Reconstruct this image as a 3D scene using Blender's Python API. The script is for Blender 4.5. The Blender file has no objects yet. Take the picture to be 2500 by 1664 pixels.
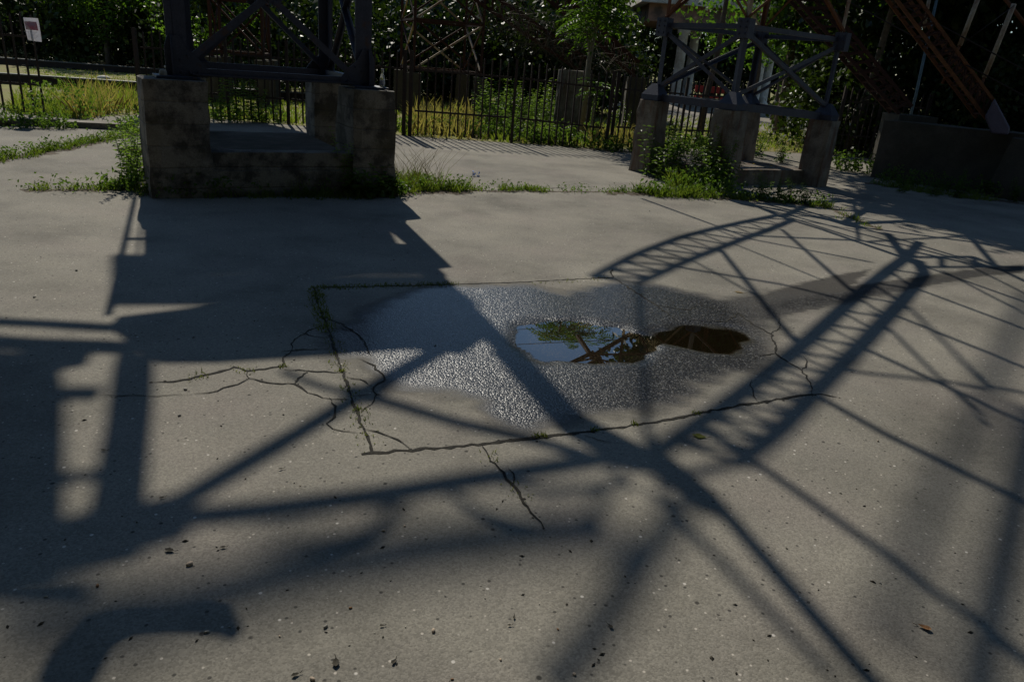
import bpy, math, random
import numpy as np
from mathutils import Vector, Matrix
R = random.Random(11)
C = bpy.context.scene.collection
scene = bpy.context.scene
PI = math.pi

# ------------------------------------------------------------------ camera model
H = 1.75; F = 1800.0; PITCH = math.atan(690 / 1800); ROLL = math.radians(4.7)
W0, H0 = 2500, 1664
_r = np.array([1, 0, 0.]); _u = np.array([0, math.sin(PITCH), math.cos(PITCH)]); FW = np.array([0, math.cos(PITCH), -math.sin(PITCH)])
RT = math.cos(ROLL) * _r + math.sin(ROLL) * _u
UP = -math.sin(ROLL) * _r + math.cos(ROLL) * _u
EYE = np.array([0, 0, H])
def ray(x, y): return (x - W0 / 2) / F * RT - (y - H0 / 2) / F * UP + FW
def G(x, y, z=0.0):
    d = ray(x, y); t = (z - H) / d[2]; return Vector(EYE + t * d)
def AT(x, y, Y):
    d = ray(x, y); t = Y / d[1]; return Vector(EYE + t * d)
def PX(v):
    q = np.array(v, float) - EYE; c = q @ FW
    return W0 / 2 + F * (q @ RT) / c, H0 / 2 - F * (q @ UP) / c
SUN_AZ = math.radians(-22.5); SUN_EL = math.radians(40)
SUN = Vector((math.sin(SUN_AZ) * math.cos(SUN_EL), math.cos(SUN_AZ) * math.cos(SUN_EL), math.sin(SUN_EL)))
def LIFT(x, y, z):            # a point at height z above ground whose shadow lands on that spot of the pavement
    g = G(x, y); return g + SUN * (z / SUN.z)

cam = bpy.data.cameras.new("camera"); cam_o = bpy.data.objects.new("camera", cam); C.objects.link(cam_o)
cam.sensor_width = 36; cam.lens = F / W0 * 36; cam.clip_end = 3000; cam.clip_start = 0.05
M = Matrix((( RT[0], UP[0], -FW[0], 0), (RT[1], UP[1], -FW[1], 0), (RT[2], UP[2], -FW[2], H), (0, 0, 0, 1)))
cam_o.matrix_world = M
scene.camera = cam_o

# ------------------------------------------------------------------ materials
def nodes(name):
    m = bpy.data.materials.new(name); m.use_nodes = True
    nt = m.node_tree; b = nt.nodes['Principled BSDF']
    return m, nt, b
def N(nt, t, **kw):
    n = nt.nodes.new(t)
    for k, v in kw.items():
        if k.startswith('i_'):
            n.inputs[int(k[2:]) if k[2:].isdigit() else k[2:].replace('_', ' ')].default_value = v
        else: setattr(n, k, v)
    return n
def ramp(nt, src, stops):
    r = nt.nodes.new('ShaderNodeValToRGB'); nt.links.new(src, r.inputs[0])
    el = r.color_ramp.elements
    while len(el) < len(stops): el.new(0.5)
    for e, (p, c) in zip(el, stops):
        e.position = p; e.color = (c, c, c, 1) if isinstance(c, (int, float)) else (*c, 1)
    return r.outputs[0]
def mixc(nt, fac, a, b, mode='MIX'):
    n = nt.nodes.new('ShaderNodeMix'); n.data_type = 'RGBA'; n.blend_type = mode
    for sock, v in ((n.inputs[0], fac), (n.inputs[6], a), (n.inputs[7], b)):
        if hasattr(v, 'links'): nt.links.new(v, sock)
        elif isinstance(v, (int, float)): sock.default_value = v
        else: sock.default_value = (*v, 1)
    return n.outputs[2]
def math_(nt, op, a, b=0.0, c=None, clamp=False):
    n = nt.nodes.new('ShaderNodeMath'); n.operation = op; n.use_clamp = clamp
    for i, v in enumerate((a, b, c)):
        if v is None: continue
        if hasattr(v, 'links'): nt.links.new(v, n.inputs[i])
        else: n.inputs[i].default_value = v
    return n.outputs[0]
def noise(nt, co, scale, detail=4, rough=0.55, dim='3D'):
    n = N(nt, 'ShaderNodeTexNoise'); n.inputs['Scale'].default_value = scale
    n.inputs['Detail'].default_value = detail; n.inputs['Roughness'].default_value = rough
    nt.links.new(co, n.inputs['Vector']); return n.outputs['Fac']
def voro(nt, co, scale, feature='F1', out='Distance'):
    n = N(nt, 'ShaderNodeTexVoronoi'); n.feature = feature; n.inputs['Scale'].default_value = scale
    nt.links.new(co, n.inputs['Vector']); return n.outputs[out]
def geo_pos(nt): return N(nt, 'ShaderNodeNewGeometry').outputs['Position']
def bump(nt, b, h, strength, dist=0.01):
    n = N(nt, 'ShaderNodeBump'); n.inputs['Strength'].default_value = 1.0; n.inputs['Distance'].default_value = dist
    if hasattr(strength, 'links'): nt.links.new(strength, n.inputs['Strength'])
    else: n.inputs['Strength'].default_value = strength
    nt.links.new(h, n.inputs['Height']); nt.links.new(n.outputs[0], b.inputs['Normal'])

def mat_asphalt():
    m, nt, b = nodes('asphalt'); p = geo_pos(nt); L = nt.links.new
    big = noise(nt, p, 0.45, 3); med = noise(nt, p, 2.3, 5); fine = noise(nt, p, 60, 3, 0.7)
    base = mixc(nt, ramp(nt, big, [(0.35, 0.0), (0.65, 1.0)]), (0.202, 0.187, 0.154), (0.264, 0.243, 0.199))
    base = mixc(nt, ramp(nt, med, [(0.3, 0.0), (0.7, 1.0)]), base, mixc(nt, 1.0, base, (0.86, 0.86, 0.88), 'MULTIPLY'))
    blot = noise(nt, p, 0.9, 7, 0.72)
    base = mixc(nt, 1.0, base, ramp(nt, blot, [(0.32, 0.72), (0.5, 1.0), (0.72, 1.12)]), 'MULTIPLY')
    warm = noise(nt, p, 1.1, 2)
    base = mixc(nt, ramp(nt, warm, [(0.5, 0.0), (0.72, 0.5)]), base, (0.225, 0.195, 0.17))
    st = N(nt, 'ShaderNodeTexVoronoi'); st.inputs['Scale'].default_value = 150; L(p, st.inputs['Vector'])
    sep = N(nt, 'ShaderNodeSeparateColor'); L(st.outputs['Color'], sep.inputs[0])
    base = mixc(nt, 1.0, base, ramp(nt, sep.outputs[0], [(0.0, 0.78), (0.5, 1.0), (1.0, 1.2)]), 'MULTIPLY')
    base = mixc(nt, 1.0, base, ramp(nt, fine, [(0.3, 0.9), (0.7, 1.08)]), 'MULTIPLY')
    # pale grains and dark pits of the worn surface
    for sc, lo, d0, col, mx in ((48, 0.955, 0.28, (0.52, 0.47, 0.40), 0.85), (26, 0.965, 0.2, (0.60, 0.56, 0.50), 0.9), (38, 0.93, 0.3, (0.035, 0.033, 0.03), 0.8), (15, 0.955, 0.17, (0.03, 0.028, 0.025), 0.85)):
        v = N(nt, 'ShaderNodeTexVoronoi'); v.inputs['Scale'].default_value = sc; L(p, v.inputs['Vector'])
        s = N(nt, 'ShaderNodeSeparateColor'); L(v.outputs['Color'], s.inputs[0])
        pick = math_(nt, 'GREATER_THAN', s.outputs[1], lo)
        near = ramp(nt, v.outputs['Distance'], [(d0 * 0.6, 1.0), (d0, 0.0)])
        k = math_(nt, 'MULTIPLY', pick, near); k = math_(nt, 'MULTIPLY', k, mx)
        base = mixc(nt, k, base, col)
    att = N(nt, 'ShaderNodeAttribute'); att.attribute_name = 'wet'
    wn = noise(nt, p, 3.0, 6, 0.7)
    stre = N(nt, 'ShaderNodeMapping'); stre.inputs['Scale'].default_value = (3, 14, 3); stre.inputs['Rotation'].default_value = (0, 0, -0.35); L(p, stre.inputs['Vector'])
    wn2 = noise(nt, stre.outputs[0], 2.2, 5, 0.65)
    w = math_(nt, 'ADD', att.outputs['Fac'], math_(nt, 'MULTIPLY', math_(nt, 'SUBTRACT', wn, 0.5), 0.55))
    w = math_(nt, 'ADD', w, math_(nt, 'MULTIPLY', math_(nt, 'SUBTRACT', wn2, 0.5), 0.35))
    damp = ramp(nt, w, [(0.16, 0.0), (0.66, 1.0)])
    wet = ramp(nt, w, [(0.34, 0.0), (0.85, 1.0)])
    att2 = N(nt, 'ShaderNodeAttribute'); att2.attribute_name = 'silt'
    att3 = N(nt, 'ShaderNodeAttribute'); att3.attribute_name = 'stain'
    stn = ramp(nt, math_(nt, 'ADD', att3.outputs['Fac'], math_(nt, 'ADD', math_(nt, 'MULTIPLY', math_(nt, 'SUBTRACT', wn, 0.5), 0.9), math_(nt, 'MULTIPLY', math_(nt, 'SUBTRACT', wn2, 0.5), 0.9))), [(0.35, 0.0), (0.75, 1.0)])
    damp = math_(nt, 'MAXIMUM', damp, stn)
    base = mixc(nt, damp, base, mixc(nt, 1.0, base, (0.24, 0.24, 0.25), 'MULTIPLY'))
    gs = N(nt, 'ShaderNodeTexVoronoi'); gs.inputs['Scale'].default_value = 78; L(p, gs.inputs['Vector'])
    gsep = N(nt, 'ShaderNodeSeparateColor'); L(gs.outputs['Color'], gsep.inputs[0])
    agg = mixc(nt, 1.0, (0.125, 0.122, 0.115), ramp(nt, gsep.outputs[0], [(0.0, 0.08), (0.55, 0.35), (0.85, 1.1), (1.0, 2.0)]), 'MULTIPLY')
    agg = mixc(nt, ramp(nt, gs.outputs['Distance'], [(0.35, 0.0), (0.6, 1.0)]), agg, (0.02, 0.02, 0.021))
    base = mixc(nt, math_(nt, 'MULTIPLY', wet, 0.8), base, agg)
    base = mixc(nt, att2.outputs['Fac'], base, (0.032, 0.027, 0.015))
    L(base, b.inputs['Base Color'])
    L(math_(nt, 'SUBTRACT', 0.9, math_(nt, 'MULTIPLY', wet, 0.62)), b.inputs['Roughness'])
    L(math_(nt, 'ADD', 0.2, math_(nt, 'MULTIPLY', wet, 0.0)), b.inputs['Specular IOR Level'])
    L(math_(nt, 'MULTIPLY', wet, 0.42), b.inputs['Coat Weight']); b.inputs['Coat Roughness'].default_value = 0.17; b.inputs['Coat IOR'].default_value = 1.36
    cb = N(nt, 'ShaderNodeBump'); cb.inputs['Strength'].default_value = 0.25; cb.inputs['Distance'].default_value = 0.006; L(math_(nt, 'MULTIPLY', gv.outputs['Distance'], -1.0) if False else noise(nt, p, 40, 3), cb.inputs['Height']); L(cb.outputs[0], b.inputs['Coat Normal'])
    # relief: fine grit everywhere, coarse gravel where the binder has washed out
    gv = N(nt, 'ShaderNodeTexVoronoi'); gv.inputs['Scale'].default_value = 78; gv.feature = 'SMOOTH_F1'; gv.inputs['Smoothness'].default_value = 0.2; L(p, gv.inputs['Vector'])
    grit = math_(nt, 'ADD', math_(nt, 'MULTIPLY', fine, 0.25), math_(nt, 'MULTIPLY', st.outputs['Distance'], -0.35))
    hgt = math_(nt, 'ADD', math_(nt, 'MULTIPLY', gv.outputs['Distance'], math_(nt, 'MULTIPLY', wet, -0.9)), grit)
    hgt = math_(nt, 'ADD', hgt, math_(nt, 'MULTIPLY', noise(nt, p, 9, 3), 0.5))
    bump(nt, b, hgt, math_(nt, 'ADD', 0.2, math_(nt, 'MULTIPLY', wet, 0.2)), 0.011)
    return m

def mat_rough(name, c1, c2, scale=6, rough=0.85, bumpd=0.006, stain=None, streak=None, spec=0.3, metal=0.0, fine=60, cov=(0.46, 0.62)):
    m, nt, b = nodes(name); p = geo_pos(nt); L = nt.links.new
    n1 = noise(nt, p, scale, 6, 0.65)
    col = mixc(nt, ramp(nt, n1, [(0.32, 0.0), (0.68, 1.0)]), c1, c2)
    if stain:
        n2 = noise(nt, p, scale * 0.45, 6, 0.7)
        col = mixc(nt, ramp(nt, n2, [(cov[0], 0.0), (cov[1], 0.9)]), col, stain)
    if streak:
        mp = N(nt, 'ShaderNodeMapping'); mp.inputs['Scale'].default_value = (9, 9, 1.1); L(p, mp.inputs['Vector'])
        n3 = noise(nt, mp.outputs[0], 1.0, 5, 0.6)
        col = mixc(nt, ramp(nt, n3, [(0.5, 0.0), (0.66, 0.85)]), col, streak)
    nf = noise(nt, p, fine, 3, 0.7)
    col = mixc(nt, 1.0, col, ramp(nt, nf, [(0.3, 0.75), (0.7, 1.2)]), 'MULTIPLY')
    L(col, b.inputs['Base Color']); b.inputs['Roughness'].default_value = rough
    b.inputs['Specular IOR Level'].default_value = spec; b.inputs['Metallic'].default_value = metal
    bump(nt, b, math_(nt, 'ADD', n1, math_(nt, 'MULTIPLY', nf, 0.5)), 0.8, bumpd)
    return m
def mat_board_concrete():
    m, nt, b = nodes('board_marked_concrete'); p = geo_pos(nt); L = nt.links.new
    n1 = noise(nt, p, 3.2, 7, 0.7); n2 = noise(nt, p, 1.5, 5, 0.6); nf = noise(nt, p, 70, 3, 0.7)
    col = mixc(nt, ramp(nt, n1, [(0.44, 0.0), (0.58, 1.0)]), (0.20, 0.178, 0.145), (0.055, 0.048, 0.04))
    col = mixc(nt, ramp(nt, n2, [(0.5, 0.0), (0.66, 0.7)]), col, (0.07, 0.06, 0.032))
    sp = N(nt, 'ShaderNodeSeparateXYZ'); L(p, sp.inputs[0])
    zz = math_(nt, 'ADD', sp.outputs[2], math_(nt, 'MULTIPLY', noise(nt, p, 4, 3), 0.03))
    fr = math_(nt, 'FRACT', math_(nt, 'MULTIPLY', zz, 4.3))
    seam = ramp(nt, math_(nt, 'ABSOLUTE', math_(nt, 'SUBTRACT', fr, 0.5)), [(0.0, 1.0), (0.05, 0.0)])
    col = mixc(nt, math_(nt, 'MULTIPLY', seam, 0.35), col, (0.05, 0.045, 0.035))
    col = mixc(nt, 1.0, col, ramp(nt, nf, [(0.3, 0.7), (0.7, 1.25)]), 'MULTIPLY')
    L(col, b.inputs['Base Color']); b.inputs['Roughness'].default_value = 0.92
    bump(nt, b, math_(nt, 'SUBTRACT', math_(nt, 'ADD', n1, math_(nt, 'MULTIPLY', nf, 0.4)), math_(nt, 'MULTIPLY', seam, 0.8)), 0.9, 0.01)
    return m
def mat_leaf(name, c1, c2, trans=0.45, rough=0.45):
    m, nt, b = nodes(name); L = nt.links.new
    oi = N(nt, 'ShaderNodeObjectInfo'); p = geo_pos(nt)
    w = N(nt, 'ShaderNodeTexWhiteNoise'); 
    v = voro(nt, p, 2.2, 'F1', 'Color'); s = N(nt, 'ShaderNodeSeparateColor'); L(v, s.inputs[0])
    n1 = noise(nt, p, 1.4, 3)
    f = math_(nt, 'ADD', math_(nt, 'MULTIPLY', n1, 0.9), math_(nt, 'MULTIPLY', s.outputs[0], 0.3))
    f = math_(nt, 'ADD', f, math_(nt, 'MULTIPLY', math_(nt, 'SUBTRACT', oi.outputs['Random'], 0.5), 0.5))
    col = mixc(nt, ramp(nt, f, [(0.35, 0.0), (0.85, 1.0)]), c1, c2)
    L(col, b.inputs['Base Color']); b.inputs['Roughness'].default_value = rough
    b.inputs['Specular IOR Level'].default_value = 0.18
    tr = N(nt, 'ShaderNodeBsdfTranslucent'); L(mixc(nt, 1.0, col, (1.7, 1.9, 0.7), 'MULTIPLY'), tr.inputs['Color'])
    mx = N(nt, 'ShaderNodeMixShader'); mx.inputs[0].default_value = trans
    L(b.outputs[0], mx.inputs[1]); L(tr.outputs[0], mx.inputs[2])
    out = nt.nodes['Material Output']; L(mx.outputs[0], out.inputs[0])
    return m
MAT = dict(
    asphalt=mat_asphalt(),
    crack=mat_rough('crack_dirt', (0.012, 0.011, 0.009), (0.03, 0.026, 0.018), 30, 0.95),
    soil=mat_rough('soil', (0.06, 0.045, 0.03), (0.13, 0.10, 0.07), 4, 0.95, 0.02),
    lawn=mat_rough('lawn_ground', (0.17, 0.19, 0.035), (0.27, 0.25, 0.08), 1.2, 0.95, 0.03, stain=(0.20, 0.15, 0.07)),
    kerb=mat_rough('kerb_concrete', (0.30, 0.27, 0.23), (0.2, 0.18, 0.15), 5, 0.9, 0.01, stain=(0.1, 0.085, 0.06)),
    concrete=mat_board_concrete(),
    shade_concrete=mat_rough('shade_toned_concrete', (0.12, 0.10, 0.075), (0.05, 0.042, 0.032), 5, 0.95, 0.014, stain=(0.045, 0.04, 0.025)),  # concrete toned down for the shade lying over the plinth
    pale_concrete=mat_rough('rust_streaked_concrete', (0.25, 0.225, 0.185), (0.15, 0.13, 0.105), 5, 0.9, 0.012, stain=(0.09, 0.075, 0.06), streak=(0.12, 0.055, 0.03)),
    wall=mat_rough('dark_concrete', (0.10, 0.086, 0.066), (0.055, 0.048, 0.038), 3, 0.92, 0.01, stain=(0.06, 0.055, 0.04)),
    steel=mat_rough('dark_blue_painted_steel', (0.036, 0.041, 0.064), (0.052, 0.057, 0.084), 8, 0.5, 0.002, spec=0.35, cov=(0.58, 0.68), stain=(0.075, 0.042, 0.032)),
    rust=mat_rough('rusty_steel', (0.20, 0.075, 0.03), (0.10, 0.045, 0.025), 12, 0.85, 0.003),
    dark_rust=mat_rough('dark_rust', (0.075, 0.026, 0.015), (0.04, 0.02, 0.014), 12, 0.85, 0.003),
    orange_rust=mat_rough('orange_rust', (0.22, 0.085, 0.03), (0.10, 0.042, 0.02), 9, 0.8, 0.003),
    cream=mat_rough('cream_steel', (0.50, 0.42, 0.30), (0.36, 0.26, 0.16), 5, 0.7, 0.003, stain=(0.22, 0.10, 0.05)),
    purple=mat_rough('purple_grey_paint', (0.12, 0.10, 0.15), (0.09, 0.075, 0.11), 8, 0.6, 0.003),
    cyan=mat_rough('pale_blue_paint', (0.13, 0.19, 0.22), (0.09, 0.13, 0.15), 8, 0.5, 0.002),
    iron=mat_rough('brown_black_iron', (0.045, 0.030, 0.024), (0.025, 0.02, 0.018), 12, 0.7, 0.002),
    rail=mat_rough('dull_rail_steel', (0.10, 0.105, 0.115), (0.06, 0.062, 0.068), 10, 0.42, 0.002, spec=0.6),
    bark=mat_rough('bark', (0.16, 0.125, 0.09), (0.08, 0.06, 0.045), 14, 0.9, 0.02),
    pale_bark=mat_rough('pale_bark', (0.26, 0.23, 0.18), (0.17, 0.15, 0.115), 14, 0.9, 0.01),
    white=mat_rough('white_plaster', (0.72, 0.70, 0.64), (0.55, 0.52, 0.46), 3, 0.8, 0.004, stain=(0.42, 0.36, 0.28)),
    pink=mat_rough('weathered_pink_plaster', (0.42, 0.25, 0.17), (0.33, 0.2, 0.15), 2, 0.9, 0.01, stain=(0.10, 0.08, 0.07)),
    stone=mat_rough('pale_stone', (0.40, 0.37, 0.31), (0.28, 0.26, 0.22), 25, 0.8, 0.01, fine=200),
    pebble=mat_rough('cream_pebble', (0.48, 0.39, 0.29), (0.37, 0.28, 0.2), 40, 0.7, 0.004, fine=300),
    brown=mat_rough('brown_leaf', (0.30, 0.15, 0.06), (0.2, 0.1, 0.04), 40, 0.8, 0.004, fine=300),
    dead=mat_rough('dark_dead_leaf', (0.05, 0.042, 0.026), (0.035, 0.03, 0.02), 40, 0.8, 0.004, fine=300),
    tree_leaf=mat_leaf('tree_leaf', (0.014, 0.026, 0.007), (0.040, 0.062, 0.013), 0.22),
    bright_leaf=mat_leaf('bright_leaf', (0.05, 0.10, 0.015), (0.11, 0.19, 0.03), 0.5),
    ail_leaf=mat_leaf('pinnate_leaf', (0.05, 0.095, 0.014), (0.095, 0.155, 0.026), 0.5),
    bright_weed=mat_leaf('bright_weed_leaf', (0.08, 0.13, 0.03), (0.14, 0.20, 0.05), 0.5),
    weed=mat_leaf('weed_leaf', (0.05, 0.09, 0.02), (0.10, 0.15, 0.04), 0.45),
    grass=mat_leaf('green_grass', (0.085, 0.12, 0.022), (0.175, 0.205, 0.05), 0.45, 0.6),
    drygrass=mat_leaf('dry_grass', (0.32, 0.235, 0.14), (0.24, 0.195, 0.105), 0.4, 0.8),
    moss=mat_leaf('moss', (0.06, 0.085, 0.012), (0.13, 0.14, 0.025), 0.35, 0.8),
    yellow=mat_rough('yellow_petal', (0.7, 0.5, 0.02), (0.6, 0.42, 0.02), 40, 0.7, 0.001),
)
def mat_simple(name, col, rough=0.5, **kw):
    m, nt, b = nodes(name); b.inputs['Base Color'].default_value = (*col, 1); b.inputs['Roughness'].default_value = rough
    for k, v in kw.items(): b.inputs[k.replace('_', ' ')].default_value = v
    return m
def mat_water():
    m, nt, b = nodes('puddle_water'); nt.nodes.remove(b); L = nt.links.new
    ge = N(nt, 'ShaderNodeNewGeometry'); dt = N(nt, 'ShaderNodeVectorMath'); dt.operation = 'DOT_PRODUCT'; L(ge.outputs['Incoming'], dt.inputs[0]); L(ge.outputs['Normal'], dt.inputs[1])
    c1 = math_(nt, 'SUBTRACT', 1.0, math_(nt, 'ABSOLUTE', dt.outputs['Value'])); c5 = math_(nt, 'POWER', c1, 3.0)
    fr_ = math_(nt, 'ADD', 0.05, math_(nt, 'MULTIPLY', c5, 0.95))
    tr = N(nt, 'ShaderNodeBsdfTransparent'); tr.inputs['Color'].default_value = (.50, .44, .33, 1)
    gl = N(nt, 'ShaderNodeBsdfGlossy'); gl.inputs['Roughness'].default_value = 0.0
    mx = N(nt, 'ShaderNodeMixShader'); fa = N(nt, 'ShaderNodeAttribute'); fa.attribute_name = 'film'
    fn_ = ramp(nt, math_(nt, 'ADD', fa.outputs['Fac'], math_(nt, 'MULTIPLY', math_(nt, 'SUBTRACT', noise(nt, geo_pos(nt), 45, 3), 0.5), 0.5)), [(0.12, 0.0), (0.55, 1.0)])
    L(math_(nt, 'MULTIPLY', fr_, fn_), mx.inputs[0]); L(mixc(nt, fn_, (.97, .96, .94), (.50, .44, .33)), tr.inputs['Color']); L(tr.outputs[0], mx.inputs[1]); L(gl.outputs[0], mx.inputs[2])
    L(mx.outputs[0], nt.nodes['Material Output'].inputs[0]); return m
MAT['water'] = mat_water()
MAT['glass'] = mat_simple('clear_glass', (0.92, 0.98, 0.97), 0.12, Transmission_Weight=0.8, IOR=1.45)
MAT['foil'] = mat_simple('crushed_foil', (0.35, 0.45, 0.7), 0.3, Metallic=0.7)
def mat_paper():
    m, nt, b = nodes('white_paper'); b.inputs['Base Color'].default_value = (.75, .75, .78, 1); b.inputs['Roughness'].default_value = .7
    tr = N(nt, 'ShaderNodeBsdfTranslucent'); tr.inputs['Color'].default_value = (.7, .7, .74, 1); mx = N(nt, 'ShaderNodeMixShader'); mx.inputs[0].default_value = .5
    nt.links.new(b.outputs[0], mx.inputs[1]); nt.links.new(tr.outputs[0], mx.inputs[2]); nt.links.new(mx.outputs[0], nt.nodes['Material Output'].inputs[0]); return m
MAT['paper'] = mat_paper()
MAT['red_paint'] = mat_rough('faded_red', (0.45, 0.05, 0.05), (0.3, 0.04, 0.04), 10, 0.7, 0.001)
MAT['blue_paint'] = mat_rough('faded_blue', (0.10, 0.22, 0.45), (0.08, 0.16, 0.3), 10, 0.7, 0.001)
MAT['poster_print'] = mat_rough('poster_print', (0.50, 0.07, 0.09), (0.30, 0.24, 0.35), 16, 0.7, 0.001, stain=(0.6, 0.5, 0.48), fine=60)

# ------------------------------------------------------------------ mesh helpers
class MB:
    def __init__(s): s.v = []; s.f = []
    def add(s, vs, fs):
        o = len(s.v); s.v += [tuple(v) for v in vs]; s.f += [tuple(i + o for i in f) for f in fs]; return s
    def prism(s, poly, z0, z1):        # poly: CCW list of (x,y)
        n = len(poly)
        vs = [(p[0], p[1], z0) for p in poly] + [(p[0], p[1], z1) for p in poly]
        fs = [tuple(range(n))[::-1], tuple(range(n, 2 * n))] + [(i, (i + 1) % n, n + (i + 1) % n, n + i) for i in range(n)]
        return s.add(vs, fs)
    def bar(s, p, q, w, h=None, up=(0, 0, 1)):
        h = h or w; p = Vector(p); q = Vector(q); d = (q - p)
        if d.length < 1e-6: return s
        d.normalize(); up = Vector(up)
        if abs(d.dot(up)) > 0.98: up = Vector((0, 1, 0)) if abs(d.z) > 0.9 else Vector((0, 0, 1))
        a = d.cross(up).normalized() * (w / 2); b = a.cross(d).normalized() * (h / 2)
        vs = [p - a - b, p + a - b, p + a + b, p - a + b, q - a - b, q + a - b, q + a + b, q - a + b]
        return s.add(vs, [(0, 3, 2, 1), (4, 5, 6, 7), (0, 1, 5, 4), (1, 2, 6, 5), (2, 3, 7, 6), (3, 0, 4, 7)])
    def angle(s, p, q, w, t, a, b):    # L section steel angle, flanges along a and b
        p = Vector(p); q = Vector(q); a = Vector(a).normalized(); b = Vector(b).normalized()
        prof = [(0, 0), (w, 0), (w, t), (t, t), (t, w), (0, w)]
        vs = [p + a * x + b * y for x, y in prof] + [q + a * x + b * y for x, y in prof]
        fs = [(5, 4, 3, 2, 1, 0), (6, 7, 8, 9, 10, 11)] + [(i, (i + 1) % 6, 6 + (i + 1) % 6, 6 + i) for i in range(6)]
        return s.add(vs, fs)
    def tube(s, pts, rads, n=7, cap=True):
        pts = [Vector(p) for p in pts]; o = len(s.v)
        if isinstance(rads, (int, float)): rads = [rads] * len(pts)
        for i, p in enumerate(pts):
            d = (pts[min(i + 1, len(pts) - 1)] - pts[max(i - 1, 0)]).normalized()
            ref = Vector((0, 0, 1)) if abs(d.z) < 0.9 else Vector((1, 0, 0))
            a = d.cross(ref).normalized(); b = d.cross(a)
            for k in range(n):
                t = 2 * PI * k / n; s.v.append(tuple(p + (a * math.cos(t) + b * math.sin(t)) * rads[i]))
        for i in range(len(pts) - 1):
            for k in range(n):
                s.f.append((o + i * n + k, o + i * n + (k + 1) % n, o + (i + 1) * n + (k + 1) % n, o + (i + 1) * n + k))
        if cap:
            s.f.append(tuple(o + k for k in range(n))[::-1]); s.f.append(tuple(o + (len(pts) - 1) * n + k for k in range(n)))
        return s
    def plate(s, pts, nrm, t):         # flat polygon plate with thickness
        nrm = Vector(nrm).normalized() * (t / 2); n = len(pts)
        vs = [Vector(p) - nrm for p in pts] + [Vector(p) + nrm for p in pts]
        fs = [tuple(range(n))[::-1], tuple(range(n, 2 * n))] + [(i, (i + 1) % n, n + (i + 1) % n, n + i) for i in range(n)]
        return s.add(vs, fs)
    def leaf(s, p, d, nrm, l, w, bend=0.15):
        d = Vector(d).normalized(); nrm = Vector(nrm); sd = d.cross(nrm)
        if sd.length < 1e-4: sd = d.orthogonal()
        sd.normalize(); nn = sd.cross(d); p = Vector(p)
        vs = [p, p + d * l * 0.45 + sd * w / 2 + nn * l * bend * .4, p + d * l - nn * l * bend, p + d * l * 0.45 - sd * w / 2 + nn * l * bend * .4]
        return s.add(vs, [(0, 1, 2, 3)])
    def blade(s, p, d, l, w):
        p = Vector(p); d = Vector(d).normalized(); sd = d.cross(Vector((0, 0, 1)))
        if sd.length < 0.05: sd = Vector((R.uniform(-1, 1), R.uniform(-1, 1), 0))
        sd.normalize(); a = R.uniform(0, PI); sd = sd * math.cos(a) + d.cross(sd) * math.sin(a) ; sd.z *= .2
        mid = p + d * l * 0.55; tip = p + d * l + Vector((d.x, d.y, -0.5)) * l * R.uniform(0.05, 0.3)
        return s.add([p - sd * w / 2, p + sd * w / 2, mid + sd * w * .4, tip, mid - sd * w * .4], [(0, 1, 2, 3, 4)])
    def build(s, name, mat, parent=None, smooth=False):
        me = bpy.data.meshes.new(name); me.from_pydata(s.v, [], s.f); me.update()
        me.materials.append(MAT[mat] if isinstance(mat, str) else mat)
        if smooth: me.polygons.foreach_set('use_smooth', [True] * len(me.polygons))
        o = bpy.data.objects.new(name, me); C.objects.link(o)
        if parent is not None:
            o.parent = parent; o.matrix_parent_inverse = Matrix.Translation(-parent.location) if parent.type == 'EMPTY' and parent.rotation_euler.z == 0 else Matrix()
        return o
def tag(o, label=None, cat=None, group=None, kind=None):
    if label: o['label'] = label
    if cat: o['category'] = cat
    if group: o['group'] = group
    if kind: o['kind'] = kind
    return o
def empty(name, loc, label=None, cat=None, group=None):
    o = bpy.data.objects.new(name, None); C.objects.link(o); o.location = loc; o.empty_display_size = 0.2
    return tag(o, label, cat, group)
def copy_tree(o, parent=None):
    c = o.copy(); C.objects.link(c)
    if parent is not None: c.parent = parent
    for ch in list(o.children): copy_tree(ch, c)
    return c
def bevel(o, w, seg=2):
    b = o.modifiers.new('bevel', 'BEVEL'); b.width = w; b.segments = seg; b.limit_method = 'ANGLE'; return o
def rand_dir(zb=0.0):
    while True:
        v = Vector((R.uniform(-1, 1), R.uniform(-1, 1), R.uniform(-1, 1) + zb))
        if 0.05 < v.length < 1.6: return v.normalized()

# ------------------------------------------------------------------ ground
WETP = [(1050,703),(1146,700),(1300,700),(1380,722),(1452,703),(1517,692),(1600,698),(1700,722),(1763,732),(1880,712),(1957,706),(2050,716),(2210,690),(2380,655),(2500,650),(2500,662),(2380,672),(2200,712),(2050,741),(1935,765),(1903,786),(1885,836),(1867,895),(1763,905),(1680,932),(1676,963),(1600,985),(1500,1000),(1416,1002),(1337,1030),(1280,1042),(1242,1036),(1210,1012),(1178,972),(1130,955),(1060,950),(974,935),(930,905),(904,872),(835,868),(825,824),(891,770),(971,732)]
PUD1 = [(1254,822),(1265,800),(1290,786),(1344,779),(1402,780),(1453,788),(1507,797),(1561,811),(1590,826),(1588,851),(1575,872),(1543,880),(1481,880),(1398,880),(1337,877),(1308,869),(1283,851)]
PUD2 = [(1540,850),(1545,815),(1612,802),(1651,786),(1705,784),(1777,793),(1835,811),(1853,826),(1849,838),(1820,844),(1832,862),(1795,869),(1741,862),(1669,851),(1615,840)]
STRM = [(1870,745),(1960,728),(2080,710),(2200,684),(2200,700),(2090,728),(1960,752),(1880,775)]
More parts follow.
